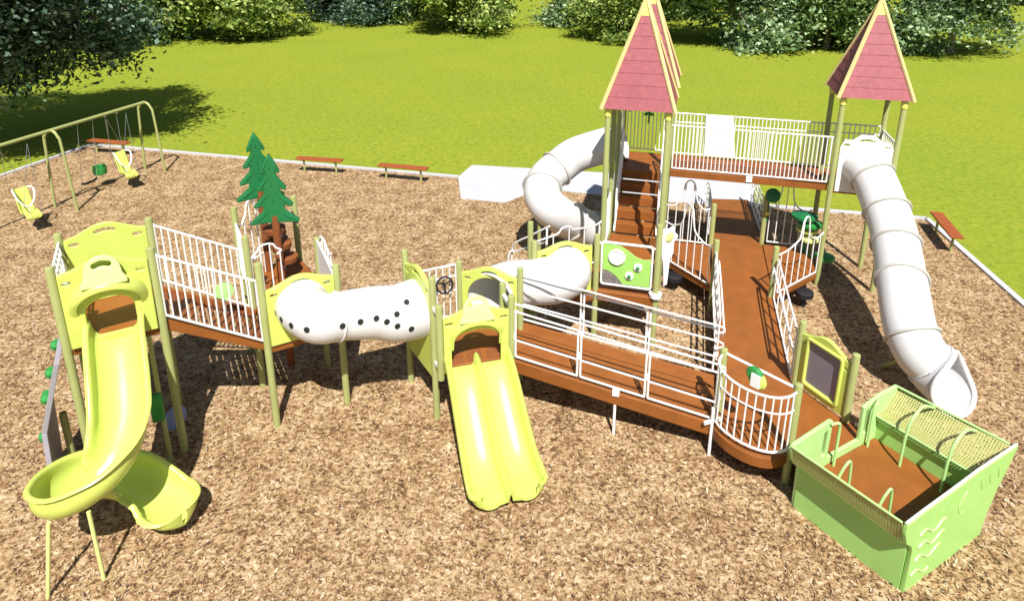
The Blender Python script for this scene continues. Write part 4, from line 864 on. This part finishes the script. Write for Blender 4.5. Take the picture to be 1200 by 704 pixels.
# ship -------------------------------------------------------------------
G0 = Vector((4.33, 5.58)); G1 = Vector((5.70, 6.33)); G2 = Vector((3.62, 6.69)); G3 = Vector((4.99, 7.44)); s1 = (G1 - G0).normalized(); s2 = (G2 - G0).normalized(); LS = (G1 - G0).length; LD = (G2 - G0).length
t = thing('ship', 'spring green play ship with wave-carved prow, perforated bench and rust-orange floor', 'play ship', (4.7, 6.5, 0))
F0 = .42; TZ = 1.10
def wallq(name, a, b_, ta, tb, z0_, z1_, m='ship', th=.035, curve=0.0):
    a, b_, ta, tb = [Vector(x) for x in (a, b_, ta, tb)]; nz = 8; nx = 2; m_ = MB(); v = []; nrm = Vector(((b_ - a).y, -(b_ - a).x)).normalized()
    for side in (0, 1):
        for i in range(nz + 1):
            s = i / nz; e_ = s ** 2.2 if curve else s
            for j in range(nx + 1):
                p = a.lerp(b_, j / nx).lerp(ta.lerp(tb, j / nx), e_); v.append(P3(p + nrm * (th * (side - .5)), z0_ + (z1_ - z0_) * s))
    K = (nz + 1) * (nx + 1); f = []
    for i in range(nz):
        for j in range(nx):
            q = i * (nx + 1) + j; f += [(q, q + 1, q + nx + 2, q + nx + 1), (K + q, K + q + nx + 1, K + q + nx + 2, K + q + 1)]
    for j in range(nx): f += [(j, K + j, K + j + 1, j + 1), (nz * (nx + 1) + j, nz * (nx + 1) + j + 1, K + nz * (nx + 1) + j + 1, K + nz * (nx + 1) + j)]
    for i in range(nz):
        q = i * (nx + 1); q2 = q + nx; f += [(q, q + nx + 1, K + q + nx + 1, K + q), (q2, K + q2, K + q2 + nx + 1, q2 + nx + 1)]
    return m_.add(v, f).build(name, M[m], t, smooth=35)
# hull side panels, flaring outward above the floor
lf0, lf1 = G0 - s1 * .22, G2 - s1 * .22; rf0, rf1 = G1 + s1 * .42, G3 + s1 * .36
ZK = .72
wallq('hull_side', G2, G0, G2, G0, -.03, ZK); wallq('hull_side', G1, G3, G1, G3, -.03, ZK)
# prow: shaped plate with carved waves
dp = s1; op = P3(G0 - s2 * .03, -.02)
prow = [(0, 0), (LS, 0), (LS + .04, .30), (LS + .16, .62), (LS + .34, .92), (LS + .44, 1.14), (LS * .75, 1.15), (LS * .4, 1.12), (.1, 1.10), (-.20, 1.08), (-.22, .98), (-.16, .80), (-.04, .70), (0, .6)]
pr = panel('prow_plate', M['ship'], t, prow, [], .05, op, X3(dp), bevel=.008)
nrm = -s2
def ripple(pts, r=.010, m='shiplight'):
    MB().tube(spline([op + dp.to_3d() * x + Vector((0, 0, z)) + nrm.to_3d() * .028 for x, z in pts], 6), r, 6).build('carved_wave', M[m], pr)
for zz_, x0_, n_ in ((.80, .08, 2), (.62, .10, 2), (.44, .08, 2), (.24, .06, 1.4)):
    ripple([(x0_ + .50 * k / 12 * n_ / 2, zz_ + .045 * math.sin(k / 12 * math.pi * n_ * 1.35) - .05 * k / 12) for k in range(13)], .013)
ripple([(.95, .98), (.86, .9), (.83, .80), (.88, .70), (.97, .68)], .006)
for k in range(8): x = .30 + .19 * k; ripple([(x, 1.08), (x - .02, .98), (x - .06 + (.1 if k > 4 else 0), .84)], .004, 'ship')
MB().tube([op + dp.to_3d() * x + Vector((0, 0, z)) for x, z in ((-.21, 1.09), (.1, 1.11), (LS * .4, 1.13), (LS * .75, 1.16), (LS + .44, 1.15))], .014, 6).build('prow_edge', M['white'], pr)
# stern plates either side of the entrance
os_ = P3(G2 + s2 * .02, -.02)
panel('stern_plate', M['shiplight'], t, [(0, .0), (.52, .0), (.54, 1.12), (.50, 1.14), (-.18, 1.06), (-.22, 1.0), (-.16, .80), (-.02, .68)], [rrect(.40, .62, .47, 1.0, .02)], .05, os_, X3(dp), bevel=.008)
panel('stern_plate', M['shiplight'], t, [(LS - .36, .0), (LS, .0), (LS + .04, .62), (LS + .32, 1.0), (LS + .34, 1.14), (LS - .05, 1.14), (LS - .38, 1.06)], [rrect(LS - .31, .62, LS - .25, 1.0, .02)], .05, os_, X3(dp), bevel=.008)
MB().beam(P3(G2 + s2 * .02 + s1 * .52, F0 + .05), P3(G3 + s2 * .02 - s1 * .36, F0 + .05), .05, .10).build('threshold', M['shiplight'], t)
deck(t, [G0 + s1 * .02 + s2 * .02, G1 - s1 * .02 + s2 * .02, G3 - s1 * .02, G2 + s1 * .02], F0, .10, 'floor')
# perforated flared strips: bench on the far side, flared rail on the near side
def strip(name, a, b_, c_, d_, m='perf', th=.012):
    """perforated sheet a-b (lower edge) to d-c (upper edge)"""
    a, b_, c_, d_ = [Vector(x) for x in (a, b_, c_, d_)]; X = (b_ - a).normalized(); Yv = (d_ - a); Y = (Yv - X * Yv.dot(X)).normalized(); Z = X.cross(Y)
    loc = [( (p - a).dot(X), (p - a).dot(Y)) for p in (a, b_, c_, d_)]; me = bpy.data.meshes.new(name)
    v = [(x, y, z) for z in (-th / 2, th / 2) for x, y in loc]; me.from_pydata(v, [], [(3, 2, 1, 0), (4, 5, 6, 7), (0, 1, 5, 4), (1, 2, 6, 5), (2, 3, 7, 6), (3, 0, 4, 7)]); me.materials.append(M[m])
    wm = Matrix(((X.x, Y.x, Z.x, a.x), (X.y, Y.y, Z.y, a.y), (X.z, Y.z, Z.z, a.z), (0, 0, 0, 1))); return link(bpy.data.objects.new(name, me), wm, t)
strip('perforated_side', P3(G0 - s1 * .16, .77), P3(G2 - s1 * .16, .77), P3(lf1, 1.04), P3(lf0, 1.07))
MB().prism([tuple(G0 + s1 * .02), tuple(G2 + s1 * .02), tuple(G2 - s1 * .16), tuple(G0 - s1 * .16)], [.66, .66, .755, .755], [.70, .70, .775, .775]).build('side_shelf', M['ship'], t, smooth=0)
strip('bench_seat', P3(G1 - s1 * .06 + s2 * .02, .80), P3(G3 - s1 * .06, .80), P3(G3 + s1 * .10, .82), P3(G1 + s1 * .10 + s2 * .02, .82))
strip('bench_back', P3(G1 + s1 * .10 + s2 * .02, .82), P3(G3 + s1 * .10, .82), P3(rf1 - s1 * .04, 1.10), P3(rf0 - s1 * .02 + s2 * .02, 1.10))
MB().tube([P3(rf1 - s1 * .03, 1.11), P3(rf0 - s1 * .02 + s2 * .02, 1.11)], .016, 8).build('bench_edge', M['shiplight'], t); MB().tube([P3(lf0, 1.06), P3(lf1, 1.03)], .014, 8).build('side_edge', M['shiplight'], t); MB().tube([P3(G0 + s1 * .03, ZK), P3(G2 + s1 * .03, ZK)], .014, 8).build('side_edge', M['shiplight'], t); MB().tube([P3(G1 - s1 * .07, .80), P3(G3 - s1 * .07, .80)], .014, 8).build('bench_edge', M['shiplight'], t)
for s in (.36, .74):
    a = G3.lerp(G1, s); MB().tube(spline([P3(a - s1 * .24, F0), P3(a - s1 * .23, .88), P3(a - s1 * .15, 1.12), P3(a + s1 * .05, 1.22), P3(a + s1 * .26, 1.13), P3(a + s1 * .33, 1.09)], 5), .018, 8).build('grab_hoop', M['shiplight'], t)
for s in (.35, .72):
    a = G2.lerp(G0, s); MB().tube(spline([P3(a + s1 * .03 + s2 * .02, ZK), P3(a + s1 * .12, ZK + .22), P3(a + s1 * .24, ZK + .22), P3(a + s1 * .28, F0)], 5), .016, 8).build('grab_hoop', M['shiplight'], t)
for xx in (.60, LS - .26): q = G2 + s1 * xx - s2 * .06; MB().tube(spline([P3(q, F0), P3(q + s1 * .0, 1.0), P3(q - s1 * .05 * (1 if xx < .8 else -1), 1.1), P3(q - s1 * .12 * (1 if xx < .8 else -1) + s2 * .04, 1.08)], 5), .018, 8).build('entry_handle', M['shiplight'], t)

# ================================================================ loose pieces
def stool(q, label):
    t = thing('balance_stool', label, 'play stool', (q[0], q[1], 0), 'black balance stools')
    MB().lathe((q[0], q[1], 0), [(.13, .22), (.165, .235), (.17, .33), (.15, .345), (.0001, .345)], 24).build('seat', M['black'], t); MB().lathe((q[0], q[1], 0), [(.05, -.05), (.05, .24)], 12).build('stem', M['black'], t)
stool((3.339, 12.087, 0.340), 'round black rubber stool on the mulch below the left side deck'); stool((5.752, 11.442, 0.340), 'round black rubber stool on the mulch below the right side deck')
t = thing('hanging_pads', 'green curved step and pale blue disc hanging under the spiral slide platform', 'climber', (-5.095, 8.115, -0.000))
q = Vector((-4.873, 7.899, 0.350)); MB().lathe(q, [(.02, -.02), (.17, -.015), (.175, .015), (.02, .02)], 20, ax=(Vector((.5, .85, 0)).normalized(), Vector((0, 0, 1)), Vector((.85, -.5, 0)).normalized())).build('disc', M['bluepale'], t)
q = Vector((-4.771, 7.382, 0.950)); MB().box(q, (.16, .10, .42), .5).build('step', M['leafgreen'], t, bevel=.03); MB().tube([(q.x + .03, q.y + .05, -.05), (q.x + .03, q.y + .05, 2.0)], .03, 10).build('pole', M['post'], t)
t = thing('round_toy_panel', 'pale green round spinner fixed inside the railing of the slatted bridge', 'play toy', (-4.266, 8.615, 2.000))
q = Vector((-4.213, 8.504, 2.050)); MB().lathe(q, [(.02, -.015), (.135, -.01), (.14, .012), (.02, .018)], 22, ax=(XC.to_3d(), Vector((0, 0, 1)), NC.to_3d())).build('spinner', M['shiplight'], t); MB().tube([q - Vector((0, 0, .15)), q - Vector((0, 0, .35))], .012, 6).build('stem', M['white'], t)

def bench(a, b_, label, out):
    a = Vector(a[:2]); b_ = Vector(b_[:2]); c = (a + b_) / 2; X = (b_ - a).normalized(); L = (b_ - a).length; rz = math.atan2(X.y, X.x)
    t = thing('park_bench', label, 'bench', (c.x, c.y, 0), 'backless benches along the border')
    b = MB(); N = Vector((-X.y, X.x))
    MB().box((c.x, c.y, .45), (L, .27, .045), rz).build('seat', M['benchseat'], t, smooth=0, bevel=.008)
    for s in (-1, 1):
        q = c + X * (L / 2 - .22) * s; b = MB(); b.lathe((q.x, q.y, 0), [(.03, -.05), (.03, .42)], 12); b.box((q.x, q.y, .418), (.05, .22, .02), rz); b.build('leg', M['post'], t)
bench((-14.256, 21.098, 0.450), (-12.745, 20.716, 0.450), 'red-brown backless bench seen through the swings at the back left corner', 1)
bench((-6.667, 19.225, 0.450), (-5.195, 18.942, 0.450), 'red-brown backless bench on the back border, the left one of the middle pair', 1)
bench((-4.003, 18.589, 0.450), (-2.494, 18.210, 0.450), 'red-brown backless bench on the back border nearest the concrete path', 1)
bench((10.538, 15.020, 0.450), (10.125, 13.576, 0.450), 'red-brown backless bench at the right corner of the mulch, beyond the tube slide', 1)

# swings ------------------------------------------------------------------
SWH = 2.2; top = [Vector((-12.75, 13.35)), Vector((-11.98, 16.28)), Vector((-11.17, 19.30))]
ax_ = (top[2] - top[1]).normalized(); pr_ = Vector((ax_.y, -ax_.x))
t = thing('swing_frame', 'olive arched-leg swing frame along the left side of the mulch', 'swing frame', (-11.6, 17.8, 0))
s0 = top[0] - ax_ * 3.0; MB().tube([P3(s0, SWH), P3(top[2], SWH)], .045, 14).build('top_beam', M['post'], t)
for q in [s0, top[1], top[2]]:
    for s in (-1, 1):
        pts_ = [P3(q, SWH)] + [P3(q + pr_ * (s * o), z) for o, z in ((.07, SWH - .01), (.15, SWH - .06), (.22, SWH - .18), (.27, SWH - .38), (.375, .0), (.38, -.05))]
        MB().tube(spline(pts_, 4), .036, 12).build('leg', M['post'], t)
def swing_at(s, seg=1):
    return top[seg].lerp(top[seg + 1], s)
def chains(t, p, X, w_, z, n=2, spread=.0):
    for s in (-1, 1):
        a = P3(p + ax_ * (s * w_), SWH - .05); MB().tube([a, P3(p + ax_ * (s * w_ * .9), z)], .007, 5).build('chain', M['chain'], t)
        MB().box(P3(p + ax_ * (s * w_), SWH - .03), (.07, .07, .09), AL).build('hanger', M['chain'], t, smooth=0)
def moulded(p, label):
    t = thing('moulded_swing_seat', label, 'swing seat', (p.x, p.y, .4), 'high-backed moulded swing seats')
    F = -ax_; S = pr_      # seat faces along the beam side
    F = (pr_ * .9 - ax_ * .35).normalized(); S = Vector((-F.y, F.x)); b = MB(); rows = []
    pf_ = [(-.36, 1.02), (-.31, .92), (-.20, .64), (-.11, .46), (.02, .41), (.16, .44), (.28, .42), (.34, .37)]
    path_ = [(P3(p + F * x, z), 0, 1, 1) for x, z in pf_]; o = chute(t, [(q, 0, .44, .6) for q, *_ in [(v_, 0) for v_ in spline([q_[0] for q_ in path_], 4)]], [(-.36, .16), (-.33, .18), (-.30, .14), (-.22, .02), (0, -.02), (.22, .02), (.30, .14), (.33, .18), (.36, .16)], 'shell', 'lime')
    MB().tube(spline([P3(p + F * -.34 + S * .14, 1.02), P3(p + F * -.05 + S * .21, 1.05), P3(p + F * .08 + S * .16, .82), P3(p + F * .10, .64), P3(p + F * .08 - S * .16, .82), P3(p - F * .05 - S * .21, 1.05), P3(p - F * .34 - S * .14, 1.02)], 5), .02, 8).build('harness', M['white'], t)
    MB().box(P3(p + F * .29, .43), (.14, .28, .12), math.atan2(F.y, F.x)).build('footrest', M['lime'], t, bevel=.03)
    for s, x in ((-1, -.36), (1, -.36), (-1, .28), (1, .28)):
        a = P3(p + ax_ * (.33 if x > 0 else -.33), SWH - .05); z = 1.0 if x < 0 else .45; MB().tube([a, P3(p + F * x + S * (.2 * s), z)], .006, 5).build('chain', M['chain'], t)
pm = Vector((-11.197, 17.883, 0.620)[:2]); moulded(pm, 'lime high-backed swing seat with white harness, hanging nearest the far end of the frame')
pm2 = Vector((-11.991, 14.998, 0.620)[:2]); moulded(pm2, 'lime high-backed swing seat with white harness, nearest the left edge of the photo')
p = Vector((-11.985, 17.925, 0.500)[:2]); t = thing('bucket_swing', 'green toddler bucket swing hanging between the flat seat and the lime seat', 'swing seat', (p.x, p.y, .4))
o = MB().lathe((p.x, p.y, .38), [(.10, 0), (.17, .03), (.19, .16), (.18, .26), (.16, .25), (.155, .06), (.0001, .04)], 20).build('bucket', M['leafgreen'], t); chains(t, swing_at(.60), ax_, .2, .62)
p = Vector((-11.869, 17.232, 0.420)[:2]); t = thing('flat_swing', 'black flat strap swing nearest the middle legs of the frame', 'swing seat', (p.x, p.y, .4))
MB().tube([P3(p - ax_ * .24, .44), P3(p - ax_ * .12, .40), P3(p + ax_ * .12, .40), P3(p + ax_ * .24, .44)], .035, 8).build('strap', M['black'], t)
for s in (-1, 1): MB().tube([P3(swing_at(.33) + ax_ * s * .24, SWH - .05), P3(p + ax_ * s * .24, .44)], .007, 5).build('chain', M['chain'], t)
